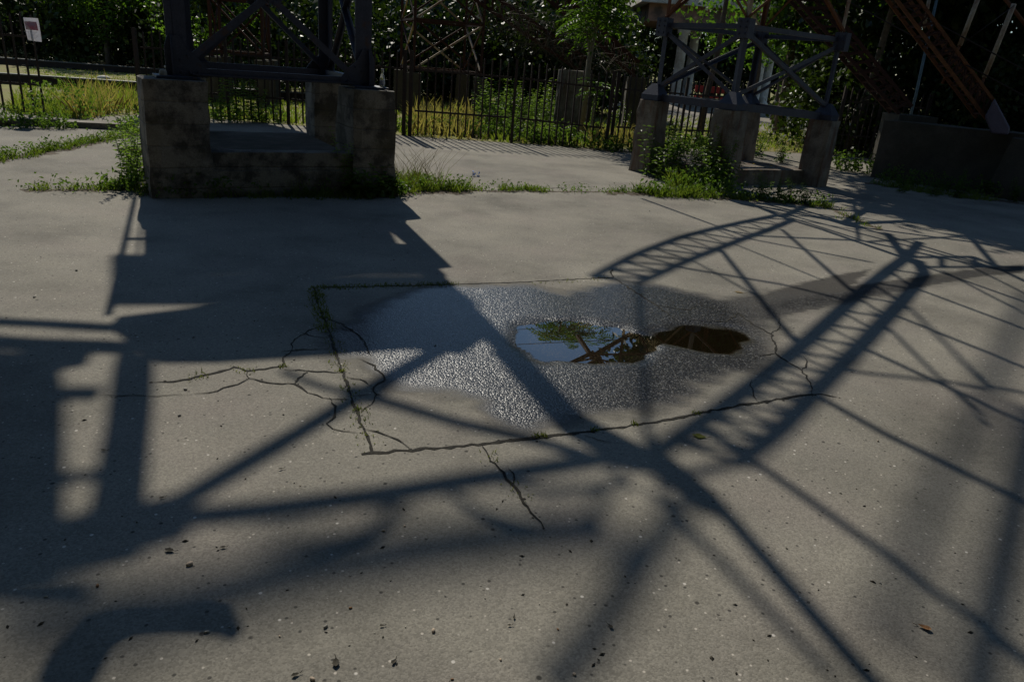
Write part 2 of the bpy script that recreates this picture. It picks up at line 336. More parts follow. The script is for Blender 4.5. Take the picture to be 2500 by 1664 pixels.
def sdist(X, Y, poly):     # signed distance, + inside
    P = np.array([(G(*p).x, G(*p).y) for p in poly]); Q = np.roll(P, -1, 0)
    d = np.full(X.shape, 1e9); ins = np.zeros(X.shape, bool)
    for (ax, ay), (bx, by) in zip(P, Q):
        ex, ey = bx - ax, by - ay; L2 = ex * ex + ey * ey + 1e-12
        t = np.clip(((X - ax) * ex + (Y - ay) * ey) / L2, 0, 1)
        d = np.minimum(d, np.hypot(X - ax - t * ex, Y - ay - t * ey))
        c = ((ay > Y) != (by > Y)) & (X < (bx - ax) * (Y - ay) / (by - ay + 1e-12) + ax); ins ^= c
    return np.where(ins, d, -d)
def sstep(a, b, x): t = np.clip((x - a) / (b - a), 0, 1); return t * t * (3 - 2 * t)
xs = np.concatenate([[-600, -200, -80, -40, -20, -12, -8, -5.5, -4], np.arange(-3.0, 6.6, 0.035), [7.2, 8.5, 10, 14, 20, 40, 80, 200, 600]])
ys = np.concatenate([[-300, -80, -20, -5, -1, 0.6, 1.5, 2.2], np.arange(2.9, 9.4, 0.035), [10, 11, 12.5, 15, 20, 30, 60, 150, 400, 1500]])
X, Y = np.meshgrid(xs, ys); nx, ny = len(xs), len(ys)
dw = sdist(X, Y, WETP); d1 = sdist(X, Y, PUD1); d2 = sdist(X, Y, PUD2); d3 = sdist(X, Y, STRM)
wob = 0.02 * np.sin(X * 17 + 2 * np.sin(Y * 13)) + 0.015 * np.sin(Y * 31 + X * 9)
wet = sstep(-0.26, 0.16, dw + wob)
far_fade = 1 - 0.45 * sstep(1.45, 2.0, X)
wet = wet * far_fade + sstep(-0.1, 0.05, d3) * 0.2
pit = sstep(-0.10, 0.10, d1 + wob * .8) * 0.030 + sstep(-0.08, 0.10, d2 + wob * 1.2) * 0.017
Z = -pit
silt = sstep(-0.02, 0.1, d2)
idx = np.arange(nx * ny).reshape(ny, nx)
faces = np.stack([idx[:-1, :-1], idx[:-1, 1:], idx[1:, 1:], idx[1:, :-1]], -1).reshape(-1, 4)
me = bpy.data.meshes.new('asphalt_ground'); me.from_pydata(np.stack([X, Y, Z], -1).reshape(-1, 3).tolist(), [], faces.tolist()); me.update()
STAIN = [(1517,695),(1640,702),(1763,732),(1850,720),(1960,690),(2060,668),(2130,655),(2080,698),(2200,682),(2380,655),(2500,646),(2500,666),(2380,676),(2200,712),(2050,741),(1935,768),(1880,782),(1800,772),(1700,752),(1600,722)]
stain = sstep(-0.12, 0.10, sdist(X, Y, STAIN))
for nm, A in (('wet', wet), ('silt', silt), ('stain', stain)):
    at = me.attributes.new(nm, 'FLOAT', 'POINT'); at.data.foreach_set('value', A.astype(np.float32).ravel())
me.polygons.foreach_set('use_smooth', [True] * len(me.polygons))
me.materials.append(MAT['asphalt'])
ground = bpy.data.objects.new('asphalt_ground', me); C.objects.link(ground); tag(ground, kind='structure')
ground['label'] = 'worn grey asphalt yard with cracks and a wet hollow'
jx = np.where((xs > -0.35) & (xs < 1.75))[0]; jy = np.where((ys > 3.5) & (ys < 6.2))[0]
WX, WY, WP = X[np.ix_(jy, jx)], Y[np.ix_(jy, jx)], pit[np.ix_(jy, jx)]
wi = np.arange(WX.size).reshape(WX.shape)
wf = np.stack([wi[:-1, :-1], wi[:-1, 1:], wi[1:, 1:], wi[1:, :-1]], -1).reshape(-1, 4)
keep = (WP.ravel()[wf] > 0.010).any(1)
used_v = np.unique(wf[keep]); remap = -np.ones(WX.size, int); remap[used_v] = np.arange(len(used_v))
wv = np.stack([WX, WY, np.full(WX.shape, -0.0125)], -1).reshape(-1, 3)[used_v]
wme = bpy.data.meshes.new('puddle_water'); wme.from_pydata(wv.tolist(), [], remap[wf[keep]].tolist()); wme.update()
fa = wme.attributes.new('film', 'FLOAT', 'POINT'); fa.data.foreach_set('value', sstep(0.0120, 0.0185, WP.ravel()[used_v]).astype(np.float32))
wme.materials.append(MAT['water']); wo = bpy.data.objects.new('puddle_water', wme); C.objects.link(wo); tag(wo, kind='structure'); wo['label'] = 'shallow puddle lying in the hollow of the asphalt patch'

# lawn behind the fences
FENCE_PX = [(347, 280), (560, 293), (705, 304), (985, 330), (1000, 332), (1248, 349), (1478, 364), (1655, 362), (1800, 366), (2030, 378), (2120, 386)]
FP = [(G(*p).x, G(*p).y - .05) for p in FENCE_PX]
def fence_y(x): return float(np.interp(x, [p[0] for p in FP], [p[1] for p in FP]))
FL_ = [(-300, 15.4), (FP[0][0] - .3, 15.4)] + FP + [(9, FP[-1][1]), (300, FP[-1][1]), (300, 300), (-300, 300)]
o = MB().add([(x, y, 0.004) for x, y in FL_], [tuple(range(len(FL_)))]).build('lawn', 'lawn'); tag(o, kind='structure')
o = MB().add([(3.0, 26, 0.008), (16, 26, 0.008), (16, 47, 0.008), (3.5, 47, 0.008)], [(0, 1, 2, 3)]).build('plaza_path', 'kerb'); tag(o, kind='structure')

# cracks and joints: dirt-filled gaps
def jag(pts, step=0.035, amp=0.012):
    out = [pts[0].copy()]
    for p, q in zip(pts, pts[1:]):
        n = max(1, int((q - p).length / step))
        for i in range(1, n + 1):
            v = p.lerp(q, i / n)
            if i < n: v += Vector((R.uniform(-amp, amp), R.uniform(-amp, amp), 0))
            out.append(v)
    return out
def strip(mb, pts, w, z, taper=True):
    n = len(pts); L = []; Rr = []
    for i, p in enumerate(pts):
        d = (pts[min(i + 1, n - 1)] - pts[max(i - 1, 0)]); d.z = 0
        s = Vector((-d.y, d.x, 0)).normalized()
        k = 1.0 if not taper else min(1, 0.25 + 3.0 * min(i, n - 1 - i) / n)
        a = w * k * R.uniform(0.2, 1.7) / 2; b = w * k * R.uniform(0.2, 1.7) / 2
        L.append(Vector((p.x, p.y, z)) + s * a); Rr.append(Vector((p.x, p.y, z)) - s * b)
    o = len(mb.v); mb.v += [tuple(v) for v in L + Rr]
    mb.f += [(o + n + i, o + n + i + 1, o + i + 1, o + i) for i in range(n - 1)]
CR = [ # (points, width m)
 ([(765,702),(1000,697),(1250,690),(1498,677)], .015), ([(765,700),(775,740),(800,800),(825,880),(850,945),(870,1000),(890,1055),(910,1105)], .015),
 ([(882,1108),(910,1105),(1060,1095),(1250,1075),(1400,1058),(1600,1030),(1800,990),(1985,962)], .020),
 ([(1498,677),(1540,705),(1590,737),(1630,765),(1652,780)], .014), ([(1494,656),(1492,668),(1498,678)], .016),
 ([(1597,744),(1683,757),(1705,743)], .012), ([(1690,780),(1774,786),(1802,764),(1835,790),(1882,815),(1893,840),(1894,865),(1925,885),(1958,905),(1979,934),(1983,963)], .016),
 ([(1705,743),(1760,760),(1802,764)], .008), ([(1958,905),(1970,887),(1961,869)], .012), ([(1985,961),(2010,963),(2044,970)], .012), ([(1842,869),(1894,863)], .009), ([(1835,927),(1831,941),(1849,981)], .008), ([(1882,815),(1905,800),(1902,775)], .008),
 ([(790,795),(755,806),(727,824),(710,840),(712,855)], .013), ([(686,859),(740,853),(800,853)], .010), ([(712,855),(690,873),(686,895),(633,902),(604,906),(571,895),(531,910),(494,916),(461,926),(424,932),(367,934)], .020),
 ([(604,906),(608,924),(653,934),(718,938),(751,959),(788,971),(849,975)], .013), ([(718,938),(751,908)], .012), ([(694,902),(775,908),(833,910)], .012), ([(608,924),(580,938),(531,955),(469,963)], .010),
 ([(804,971),(820,1000),(812,1024),(796,1034),(812,1047),(878,1057)], .010), ([(735,812),(770,822),(805,826)], .008), ([(469,963),(380,968),(240,965)], .006),
 ([(796,776),(828,789),(859,805),(891,837),(907,869)], .012), ([(872,875),(904,888),(933,913),(939,929),(914,945),(920,964),(907,987),(882,1006)], .012), ([(843,920),(879,926),(910,945)], .010), ([(885,1047),(920,1054),(971,1073),(1000,1095)], .009), ([(828,800),(859,808)], .008), ([(850,968),(905,963)], .007),
 ([(1177,1089),(1194,1114),(1219,1144),(1249,1182),(1266,1203),(1287,1237),(1308,1263),(1329,1292)], .013), ([(1240,1144),(1253,1157),(1252,1182)], .008), ([(1427,1064),(1478,1078),(1500,1080)], .006),
 ([(1450,455),(1300,462),(1000,470)], .02),
]
cm = MB()
for i, (pts, w) in enumerate(CR):
    strip(cm, jag([G(*p) for p in pts], amp=0.010 if i > 2 else 0.007), w, 0.0022 + 0.00006 * i, i > 2)
for pts, w in CR:       # chipped edges
    P_ = jag([G(*p) for p in pts], .05, .006)
    for p in P_:
        if R.random() < .35:
            c_ = p + Vector((R.gauss(0, .012), R.gauss(0, .012), 0)); r_ = w * R.uniform(.25, .8); a0 = R.uniform(0, 6)
            cm.add([(c_.x + r_ * R.uniform(.4, 1) * math.cos(a0 + q), c_.y + r_ * R.uniform(.4, 1) * math.sin(a0 + q), .0016) for q in (0, 1.2, 2.4, 3.7, 5.0)], [(0, 1, 2, 3, 4)])
co = cm.build('pavement_cracks', 'crack'); tag(co, kind='structure'); co['label'] = 'dirt filled cracks and joints in the asphalt'

sm = MB()
for pts, w in (([(55, 466), (325, 463)], .16), ([(-60, 402), (100, 375), (200, 355), (305, 333)], .22), ([(955, 470), (1155, 467)], .32), ([(1155, 467), (1480, 469)], .09), ([(1480, 470), (1800, 484)], .30), ([(1800, 486), (2020, 506)], .26), ([(330, 474), (970, 478)], .26), ([(2020, 506), (2150, 562)], .10), ([(965, 322), (1250, 345), (1460, 366), (1590, 374)], .3), ([(2110, 446), (2500, 498)], .3)):
    strip(sm, jag([G(*p) for p in pts], .06, .03), w, .0012, False)
tag(sm.build('soil_strips', 'soil'), kind='structure')
# tar lumps, dead leaf specks (fine litter, uncountable)
fl = MB()
for i in range(210):
    px, py = R.uniform(-60, 2560), 480 + 1190 * R.random() ** 1.3
    g = G(px, py); a = R.uniform(0, 2 * PI); l = R.uniform(0.003, 0.008) * R.choice((1, 1, 1.7)); w = l * R.uniform(.3, .7)
    d = Vector((math.cos(a), math.sin(a), 0)); s = Vector((-d.y, d.x, 0)); z = Vector((0, 0, 1))
    if dw.shape and 1230 < px < 1900 and 760 < py < 905: continue
    vs = [g - d * l + z * .001, g + s * w + z * .001, g + d * l + z * .001, g - s * w + z * .001, g + z * l * .6]
    fl.add(vs, [(0, 3, 4), (3, 2, 4), (2, 1, 4), (1, 0, 4)])
tag(fl.build('leaf_crumbs', 'dead'), 'fine dark crumbs of leaf and tar over the asphalt', 'litter', kind='stuff')

# ------------------------------------------------------------------ left tower and its foundation
e1 = Vector((.857, .515, 0)); e2 = Vector((-.515, .857, 0)); SIDE = 2.18; ZB = 1.26
FL = AT(428, 165, 8.55); FL = Vector((FL.x, FL.y, 0))
LC = [FL, FL + e1 * SIDE, FL + e1 * (SIDE + .16) + e2 * SIDE, FL + e1 * .34 + e2 * SIDE]    # FL FR BR BL
t = empty('concrete_foundation', LC[0], 'board marked concrete base of two front and two back piers under the left steel tower', 'foundation')
def quad(c, a, b, ea, eb): return [c - ea * a - eb * b, c + ea * a - eb * b, c + ea * a + eb * b, c - ea * a + eb * b]
def rough_block(poly, z0, z1, taper=0.0, chip=0.012, nz=6, nside=5):
    mb = MB(); n = len(poly); c = sum((Vector((p[0], p[1], 0)) for p in poly), Vector()) / n; ring = []
    for k in range(nz + 1):
        f = k / nz; z = z0 + (z1 - z0) * f; row = []
        for i in range(n):
            p = Vector((poly[i][0], poly[i][1], 0)); q = Vector((poly[(i + 1) % n][0], poly[(i + 1) % n][1], 0))
            for j in range(nside):
                v = p.lerp(q, j / nside); s = 1 + taper * (1 - f)
                v = c + (v - c) * s
                cc = chip * (2.2 if j == 0 else 0.6) * (1.6 if k == nz else 1)
                v += (c - v).normalized() * R.uniform(0, cc)
                row.append((v.x, v.y, z + (R.uniform(-.006, .004) if k == nz else 0)))
        ring.append(row)
    m = len(ring[0])
    for row in ring: mb.v += row
    for k in range(nz):
        for i in range(m): mb.f.append((k * m + i, k * m + (i + 1) % m, (k + 1) * m + (i + 1) % m, (k + 1) * m + i))
    top = len(mb.v); mb.v.append((c.x, c.y, z1)); b0 = nz * m
    for i in range(m): mb.f.append((b0 + i, b0 + (i + 1) % m, top))
    return mb
PW = .37
pier_c = [LC[0] - e1 * .06, LC[1] - e1 * .02, LC[2] - e1 * .05, LC[3] + e1 * .05]
for k, c in enumerate(pier_c):
    a = (.335, .285, .23, .22)[k]
    rough_block(quad(c - e2 * (.05 if k < 2 else -.05) , a, .36 if k < 2 else .24, e1, e2), -0.05, ZB - 0.012 + (0.0), 0.03, .022).build('pier', 'concrete', t)
pc = (LC[0] + LC[2]) / 2
rough_block(quad(pc - e1 * .06, SIDE / 2 - .22, SIDE / 2 + .05, e1, e2), -0.05, .44, 0, .01, 3, 8).build('plinth', 'shade_concrete', t)
rough_block(quad(pc - e1 * .06 - e2 * .04, SIDE / 2 - .22, SIDE / 2 + .05, e1, e2), -0.06, .27, 0, .012, 2, 8).build('ledge', 'shade_concrete', t)

fc = (LC[0] + LC[1]) / 2 - e1 * .02 - e2 * .22
rough_block(quad(fc, SIDE / 2 - .2, .13, e1, e2), -.05, .5, 0, .016, 4, 9).build('front_wall', 'concrete', t)
rough_block(quad(fc - e2 * .03, SIDE / 2 - .2, .13, e1, e2), -.05, .3, 0, .016, 3, 9).build('front_ledge', 'concrete', t)
tw = empty('steel_tower', LC[0] + Vector((0, 0, ZB)), 'dark blue grey lattice tower bolted on the left concrete piers', 'tower')
LEV = [ZB + .01, 3.06]
outs = [(-1, -1), (1, -1), (1, 1), (-1, 1)]
for k, c in enumerate(LC):
    sx, sy = outs[k]
    mb = MB()
    w = .14
    p0 = c + Vector((0, 0, LEV[0] + .03)); p1 = c + Vector((0, 0, 3.16))
    mb.angle(p0, p1, w, .014, -e1 * sx, -e2 * sy); mb.angle(p0 + e1 * sx * .012 * -1, p1, w * .55, .012, e1 * sx, -e2 * sy)
    mb.build('leg', 'steel', tw)
faces4 = [(0, 1, -e2), (1, 2, e1), (2, 3, e2), (3, 0, -e1)]
bolt0 = MB().tube([(0, 0, 0), (0, 0, .022)], .014, 6).build('bolt', 'steel')
def put_bolt(p, n, root, first=[]):
    o = bolt0 if not first else bolt0.copy()
    if first: C.objects.link(o)
    first.append(1); o.parent = root; o.matrix_parent_inverse = Matrix.Translation(-root.location)
    o.location = p; o.rotation_mode = 'QUATERNION'; o.rotation_quaternion = Vector(n).to_track_quat('Z', 'Y')
def boltrow(p, n):
    put_bolt(p, Vector(n).normalized(), tw)
for fi, (i, j, nrm) in enumerate(faces4):
    a, b = LC[i], LC[j]; d = (b - a).normalized(); off = nrm * .012
    for L_ in LEV[:1] + LEV[1:]:
        mb = MB(); z = Vector((0, 0, L_))
        if L_ == LEV[0]:
            mb.bar(a + d * .17 + z + Vector((0, 0, .055)) - nrm * .03, b - d * .17 + z + Vector((0, 0, .055)) - nrm * .03, .10, .085)
            mb.bar(a + d * .17 + z + Vector((0, 0, .03)) + nrm * .045, b - d * .17 + z + Vector((0, 0, .03)) + nrm * .045, .05, .012)
        else:
            mb.angle(a + z + off, b + z + off, .10, .010, -nrm, (0, 0, 1))
        mb.build('base_beam' if L_ == LEV[0] else 'cross_beam', 'steel', tw)
    for lo, hi in ((0, 1),):
        zl = Vector((0, 0, LEV[lo] + .13)); zh = Vector((0, 0, LEV[hi] - .10))
        for (p, q, o_) in ((a + d * .14 + zl, b - d * .14 + zh, .018), (b - d * .14 + zl, a + d * .14 + zh, .034)):
            mb = MB(); dd = (q - p).normalized(); up = nrm.cross(dd)
            mb.angle(p + nrm * o_, q + nrm * o_, .075, .010, up, -nrm); mb.build('brace', 'steel', tw)
        g = MB(); m_ = (a + b) / 2 + Vector((0, 0, (LEV[lo] + LEV[hi]) / 2 + .015)); uz = Vector((0, 0, 1))
        g.plate([m_ + d * x + uz * y + nrm * .026 for x, y in ((-.13, 0), (0, -.11), (.13, 0), (0, .11))], nrm, .010); g.build('gusset_plate', 'steel', tw)
        if lo == 0:
            for x, y in ((-.07, 0), (.07, 0), (0, .06), (0, -.06)): boltrow(m_ + d * x + uz * y + nrm * .03, nrm)
    for base, s in ((a, 1), (b, -1)):
        g = MB(); uz = Vector((0, 0, 1)); z0 = base + Vector((0, 0, LEV[0])) + nrm * .022
        g.plate([z0 + d * s * x + uz * y for x, y in ((-.10, 0), (.33, 0), (.33, .09), (.24, .20), (.12, .30), (.06, .42), (-.06, .42), (-.10, .30))], nrm, .012); g.build('gusset_plate', 'steel', tw)
        for x, y in ((0.06, .05), (.15, .05), (.24, .05), (.06, .17), (.14, .22)): boltrow(z0 + d * s * x + uz * y + nrm * .006, nrm)
for c in LC:
    MB().prism([(v.x, v.y) for v in quad(c + e1 * .0, .22, .22, e1, e2)], ZB - .006, ZB + .018).build('base_plate', 'steel', tw)

# ------------------------------------------------------------------ right tower and its foundation
Lp = AT(1598, 243, 13.7); Mp = AT(1786, 266, 12.7); Rp = AT(2014, 291, 13.75)
RC = [Vector((p.x, p.y, 0)) for p in (Lp, Mp, Rp)]; RC.append(RC[0] + RC[2] - RC[1])
RZ = [Lp.z, Mp.z, Rp.z, (Lp.z + Rp.z) / 2]
ea = (RC[1] - RC[0]).normalized(); eb = (RC[2] - RC[1]).normalized()
t = empty('concrete_foundation', RC[1], 'low slab with four rust streaked concrete piers under the right steel tower', 'foundation')
for k, c in enumerate(RC):
    w = (.215, .225, .215, .22)[k]
    rough_block(quad(c, w, w * .95, ea, (Vector((-ea.y, ea.x, 0)))), -.05, RZ[k] - .015, .06, .016).build('pier', 'pale_concrete', t)
ctr = (RC[0] + RC[2]) / 2
pl = [ctr + (c - ctr) * .98 for c in RC]
rough_block([pl[0], pl[1], pl[2], pl[3]], -.05, .26, 0, .012, 2, 8).build('slab', 'pale_concrete', t)
tw = empty('steel_tower', RC[1] + Vector((0, 0, RZ[1])), 'dark blue lattice tower with rusty upper bars on the right four piers', 'tower')
RT_ = [AT(1625, 60, 13.7).z, AT(1822, 62, 12.7).z, AT(2043, 95, 13.75).z]; RT_.append((RT_[0] + RT_[2]) / 2)
rb = MB()
TOP = 4.35
for k, c in enumerate(RC):
    p = c + Vector((0, 0, RZ[k])); q = c + Vector((0, 0, RT_[k])); v = (ctr - c).normalized(); s = Vector((-v.y, v.x, 0))
    MB().angle(p, q, .085, .010, (v + s).normalized(), (v - s).normalized()).build('leg', 'steel', tw)
    MB().angle(q, c + Vector((0, 0, TOP)), .06, .010, (v + s).normalized(), (v - s).normalized()).build('upper_leg', 'cream' if k in (1, 2) else 'rust', tw)
    # node box and shoe
    mb = MB()
    mb.prism([(x.x, x.y) for x in quad(c, .10, .10, ea, Vector((-ea.y, ea.x, 0)))], RT_[k] - .19, RT_[k] + .10); mb.build('node_plate', 'steel', tw)
    mb = MB()
    b0 = [(x.x, x.y) for x in quad(c, .17, .17, ea, Vector((-ea.y, ea.x, 0)))]; b1 = [(x.x, x.y) for x in quad(c, .06, .06, ea, Vector((-ea.y, ea.x, 0)))]
    z0, z1, z2 = RZ[k] - .01, RZ[k] + .08, RZ[k] + .26
    mb.add([(*x, z0) for x in b0] + [(*x, z1) for x in b0] + [(*x, z2) for x in b1], [(3, 2, 1, 0)] + [(i, (i + 1) % 4, 4 + (i + 1) % 4, 4 + i) for i in range(4)] + [(4 + i, 4 + (i + 1) % 4, 8 + (i + 1) % 4, 8 + i) for i in range(4)] + [(8, 9, 10, 11)])
    mb.build('shoe', 'steel', tw)
    for dx in (-.05, .05):
        for dz in (-.13, -.03, .05):
            for nn, tt in ((Vector((ea.y, -ea.x, 0)), ea),):
                put_bolt(c + nn * .10 + tt * dx + Vector((0, 0, RT_[k] + dz)), nn, tw)
for fi, (i, j) in enumerate(((0, 1), (1, 2), (2, 3), (3, 0))):
    a, b = RC[i], RC[j]; d = (b - a).normalized(); n_ = Vector((d.y, -d.x, 0))
    up = Vector((0, 0, 1))
    MB().bar(a + up * (RZ[i] + .04) + d * .1, b + up * (RZ[j] + .04) - d * .1, .07, .12).build('base_beam', 'steel', tw)
    MB().angle(a + up * (RT_[i] - .05), b + up * (RT_[j] - .05), .075, .008, -n_, up).build('cross_beam', 'steel', tw)
    MB().angle(a + up * (RZ[i] + .16) + n_ * .012, b + up * (RT_[j] - .12) + n_ * .012, .07, .008, n_.cross(d), -n_).build('brace', 'steel', tw)
    MB().angle(b + up * (RZ[j] + .16) + n_ * .028, a + up * (RT_[i] - .12) + n_ * .028, .07, .008, n_.cross(d), -n_).build('brace', 'steel', tw)
    MB().angle(a + up * (RT_[i] + .08) + n_ * .012, b + up * (TOP - .06) + n_ * .012, .055, .008, n_.cross(d), -n_).build('upper_brace', ('rust', 'orange_rust', 'rust', 'cream')[fi], tw)
    MB().angle(b + up * (RT_[j] + .08) + n_ * .026, a + up * (TOP - .06) + n_ * .026, .055, .008, n_.cross(d), -n_).build('upper_brace', 'orange_rust', tw)
    MB().angle(a + up * TOP, b + up * TOP, .06, .008, -n_, up).build('top_beam', 'rust', tw)
# tube rail from the top of the left rear leg
p = RC[0] + Vector((0, 0, TOP - .02)); MB().tube([p, p + Vector((-1.55, -.2, .06)), p + Vector((-2.2, 1.2, -.5))], .028, 8).build('guide_tube', 'cyan', tw, True)

# ------------------------------------------------------------------ unseen overhead beams, laid out from the shadows they cast on the yard
chk = []
def pl3(pts, z):
    if isinstance(z, (int, float)): z = [z] * len(pts)
    else:
        z = [z[0] + (z[1] - z[0]) * i / (len(pts) - 1) for i in range(len(pts))]
    out = [LIFT(*p, zz) for p, zz in zip(pts, z)]
    for v in out: chk.append(PX(v))
    return out
def beam(name, pts, z, w, root, mat='rust', h=None):
    P3 = pl3(pts, z); mb = MB()
    for p, q in zip(P3, P3[1:]): mb.bar(p, q + (q - p).normalized() * w * .3, w, h or w)
    return mb.build(name, mat, root)
def interp(pts, n):
    P = [Vector((*p, 0)) for p in pts]; L = [0]
    for a, b in zip(P, P[1:]): L.append(L[-1] + (b - a).length)
    out = []
    for i in range(n):
        s = L[-1] * i / (n - 1)
        for k in range(len(P) - 1):
            if s <= L[k + 1] + 1e-6:
                v = P[k].lerp(P[k + 1], (s - L[k]) / max(1e-6, L[k + 1] - L[k])); out.append((v.x, v.y)); break
    return out
def truss(root, A, B, zA, n, wc, wl, mat='rust', zz=True):
    a = pl3(interp(A, n), zA); b = pl3(interp(B, n), zA)
    for c_, wdt in ((a, wc), (b, wc)):
        mb = MB()
        for p, q in zip(c_, c_[1:]): mb.bar(p, q, wdt, wdt)
        mb.build('rail', mat, root)
    for k in range(n - 1):
        mb = MB(); mb.bar(a[k], b[k], wl, wl)
        if zz: mb.bar(a[k], b[k + 1], wl, wl)
        mb.build('lacing', mat, root)
t1 = empty('coaster_track', LIFT(1909, 530, 4), 'unseen arched track truss, placed by the shadow it casts beside the right tower', 'track')  # out of view; chords and struts back-projected from their ground shadows
truss(t1, [(1447,676),(1493,651),(1563,616),(1661,579),(1755,555),(1820,541),(1900,525)], [(1560,690),(1610,668),(1671,639),(1760,604),(1820,581),(1880,560),(1937,536)], (6.5, 3.9), 13, .065, .034)
for pts, z, w in ([(1909,530),(2007,560),(2203,628)], (3.9, 4.2), .065), ([(1811,488),(1909,530)], 4.0, .06), ([(1985,495),(1909,530)], 3.9, .055), ([(1909,526),(2120,533)], 4, .025), ([(1909,530),(2060,556),(2180,572)], 4, .022), \
    ([(1909,560),(2082,712)], 4.3, .03), ([(1760,609),(1904,789),(1956,850)], (4.6, 5.2), .035), ([(1797,597),(2002,681)], 4.3, .024), ([(1830,583),(2128,640)], 4.2, .024), ([(1652,651),(1914,695),(2077,735)], 4.8, .026), ([(1694,637),(1848,723)], 4.8, .022), ([(1560,690),(1570,872),(1582,1110)], (6, 7), .03):
    beam('strut', pts, z, w * 1.25, t1)
t2 = empty('coaster_track', LIFT(2212, 630, 4.2), 'unseen straight ladder track, placed by the shadow it casts across the yard', 'track')  # out of view; ladder and thin struts shaped to cast the shadow web
truss(t2, [(2213,628),(2194,640),(2100,714),(1951,850),(1800,968),(1666,1062),(1600,1105)], [(2240,634),(2264,660),(2217,719),(2100,845),(2007,940),(1896,1058),(1803,1127)], (4.2, 6.6), 16, .08, .028, zz=True)
for pts, z, w in ([(2166,569),(2212,632)], 4.0, .05), ([(2245,590),(2212,632)], 4.0, .05), ([(2203,628),(2380,627)], 4.2, .035), ([(2380,627),(2510,690)], 4.2, .035), ([(2254,652),(2510,651)], 4.2, .03), ([(2299,628),(2299,650)], 4.2, .03), ([(2380,627),(2380,651)], 4.2, .03), \
    ([(2254,649),(2510,740)], 4.3, .032), ([(2240,705),(2510,806)], 4.5, .034), ([(2175,765),(2510,900)], 4.8, .036), ([(2100,845),(2510,1036)], 5.1, .038), ([(1985,960),(2163,1060),(2510,1229)], (5.6, 6), .042), \
    ([(1736,1055),(1837,1123),(2024,1254),(2172,1360),(2447,1563),(2560,1650)], (6.4, 7), .042), ([(2300,660),(2510,770)], 4.3, .02), ([(2127,535),(2330,575),(2510,618)], 4.2, .022), ([(2060,905),(2300,930),(2510,960)], 5.5, .02), ([(2130,760),(2270,900),(2420,1040)], 5.2, .02), ([(2240,705),(2160,800),(2040,905)], 5, .02), ([(2200,730),(2330,860),(2420,960)], 6.2, .022), ([(2350,640),(2510,720)], 4.3, .02):
    beam('strut', pts, z, w * 1.35, t2)
t3 = empty('shadow_frame', LIFT(1640, 1150, 6.6), 'unseen slanting posts added to cast the long shadow lines on the yard', 'frame')  # added shadow casters; these posts float unseen overhead
for pts, z, w in ([(1600,1100),(1727,1203),(1854,1347),(2007,1525),(2130,1665)], (6.6, 5.8), .075), ([(1600,1210),(1697,1305),(1837,1449),(2024,1640)], (8, 7.6), .055), ([(1700,1180),(1584,1352),(1435,1572),(1351,1670)], 10.5, .08), \
    ([(2510,720),(2427,920),(2396,1008),(2278,1212),(2227,1360),(2172,1572)], 15, .075), ([(2520,1000),(2468,1296),(2400,1600),(2390,1700)], 10, .085), ([(1430,1035),(1520,1090),(1600,1130),(1720,1220)], 6.4, .12), ([(1600,1180),(1803,1127)], 6.6, .04), ([(1060,1180),(1180,1250),(1330,1290)], 8.5, .035), ([(1150,1165),(1330,1195),(1540,1180)], 8, .035), ([(1540,1110),(1480,1200),(1400,1290)], 8, .035), ([(760,1330),(900,1290),(1010,1200)], 9, .04):
    beam('post', pts, z, w, t3)
t4 = empty('shadow_deck', LIFT(640, 560, 4.4), 'unseen deck and beams high behind the left tower', 'shadow caster')  # added shadow casters; slabs, slats and bars hang unseen to darken the ground
def slab(name, poly, z, th, root, mat='rust'):
    P3 = [LIFT(*p, z) for p in poly]; [chk.append(PX(v)) for v in P3]
    mb = MB(); n = len(P3)
    mb.plate(P3, (0, 0, 1), th); return mb.build(name, mat, root)
slab('shadow_slab', [(350,622),(985,622),(930,520),(900,480),(860,350),(640,300),(420,300),(352,400)], 4.5, .04, t4)
slab('shadow_band', [(266,800),(390,884),(530,883),(816,865),(1000,850),(1130,862),(1196,812),(1120,742),(900,737),(767,737),(510,748),(286,775)], 5.0, .04, t4)
sl = MB(); 
for i in range(17):
    y = 625 + i * 7.3
    a = LIFT(272, y, 7.5); b = LIFT(1010 + i * 10, y, 7.5); sl.bar(a, b, .05 + .012 * (i % 3) + (.045 if i < 6 else 0), .02)
sl.build('shade_slats', 'rust', t4)  # slats added to dim the ground below to a half tone
for pts, z, w in ([(1100,838),(891,958),(700,1073),(395,1250)], (5, 6.8), .085), ([(395,1268),(635,1246),(900,1212),(1160,1169),(1393,1131),(1530,1108)], 6.7, .075), ([(850,945),(923,974),(1115,1031),(1274,1066),(1420,1106)], 6.8, .06), ([(690,905),(760,935),(850,962)], 6.5, .04), ([(1000,905),(900,985)], 6.5, .03):
    beam('brace', pts, z, w, t4)  # bars standing in for the tower's unbuilt upper panels, laid along their shadows
beam('post', [(985,600),(1060,672),(1235,852),(1400,1036),(1560,1120)], (3.4, 6.6), .16, t4)
t5 = empty('shadow_frame', LIFT(300, 1000, 6), 'unseen twin columns added to cast the dark strips left of the deck', 'frame')  # added columns and rails, unseen, each set to cast a dark strip
for pts, z, w in ([(327,880),(318,1000),(285,1250),(280,1300)], 6.6, .20), ([(60,880),(70,1000),(45,1300)], 7.2, .26), ([(-60,830),(70,840),(230,845),(330,850)], 6, .10), ([(-60,782),(100,790),(270,800)], 5.6, .07), ([(140,960),(230,960)], 6.8, .08), ([(120,1160),(260,1165)], 7, .05), ([(-60,1330),(150,1320),(300,1290),(420,1262)], 7, .16), ([(-60,880),(60,890),(190,870)], 6.5, .15), ([(-60,1440),(200,1440)], 10, .1):
    beam('post', pts, z, w, t5)
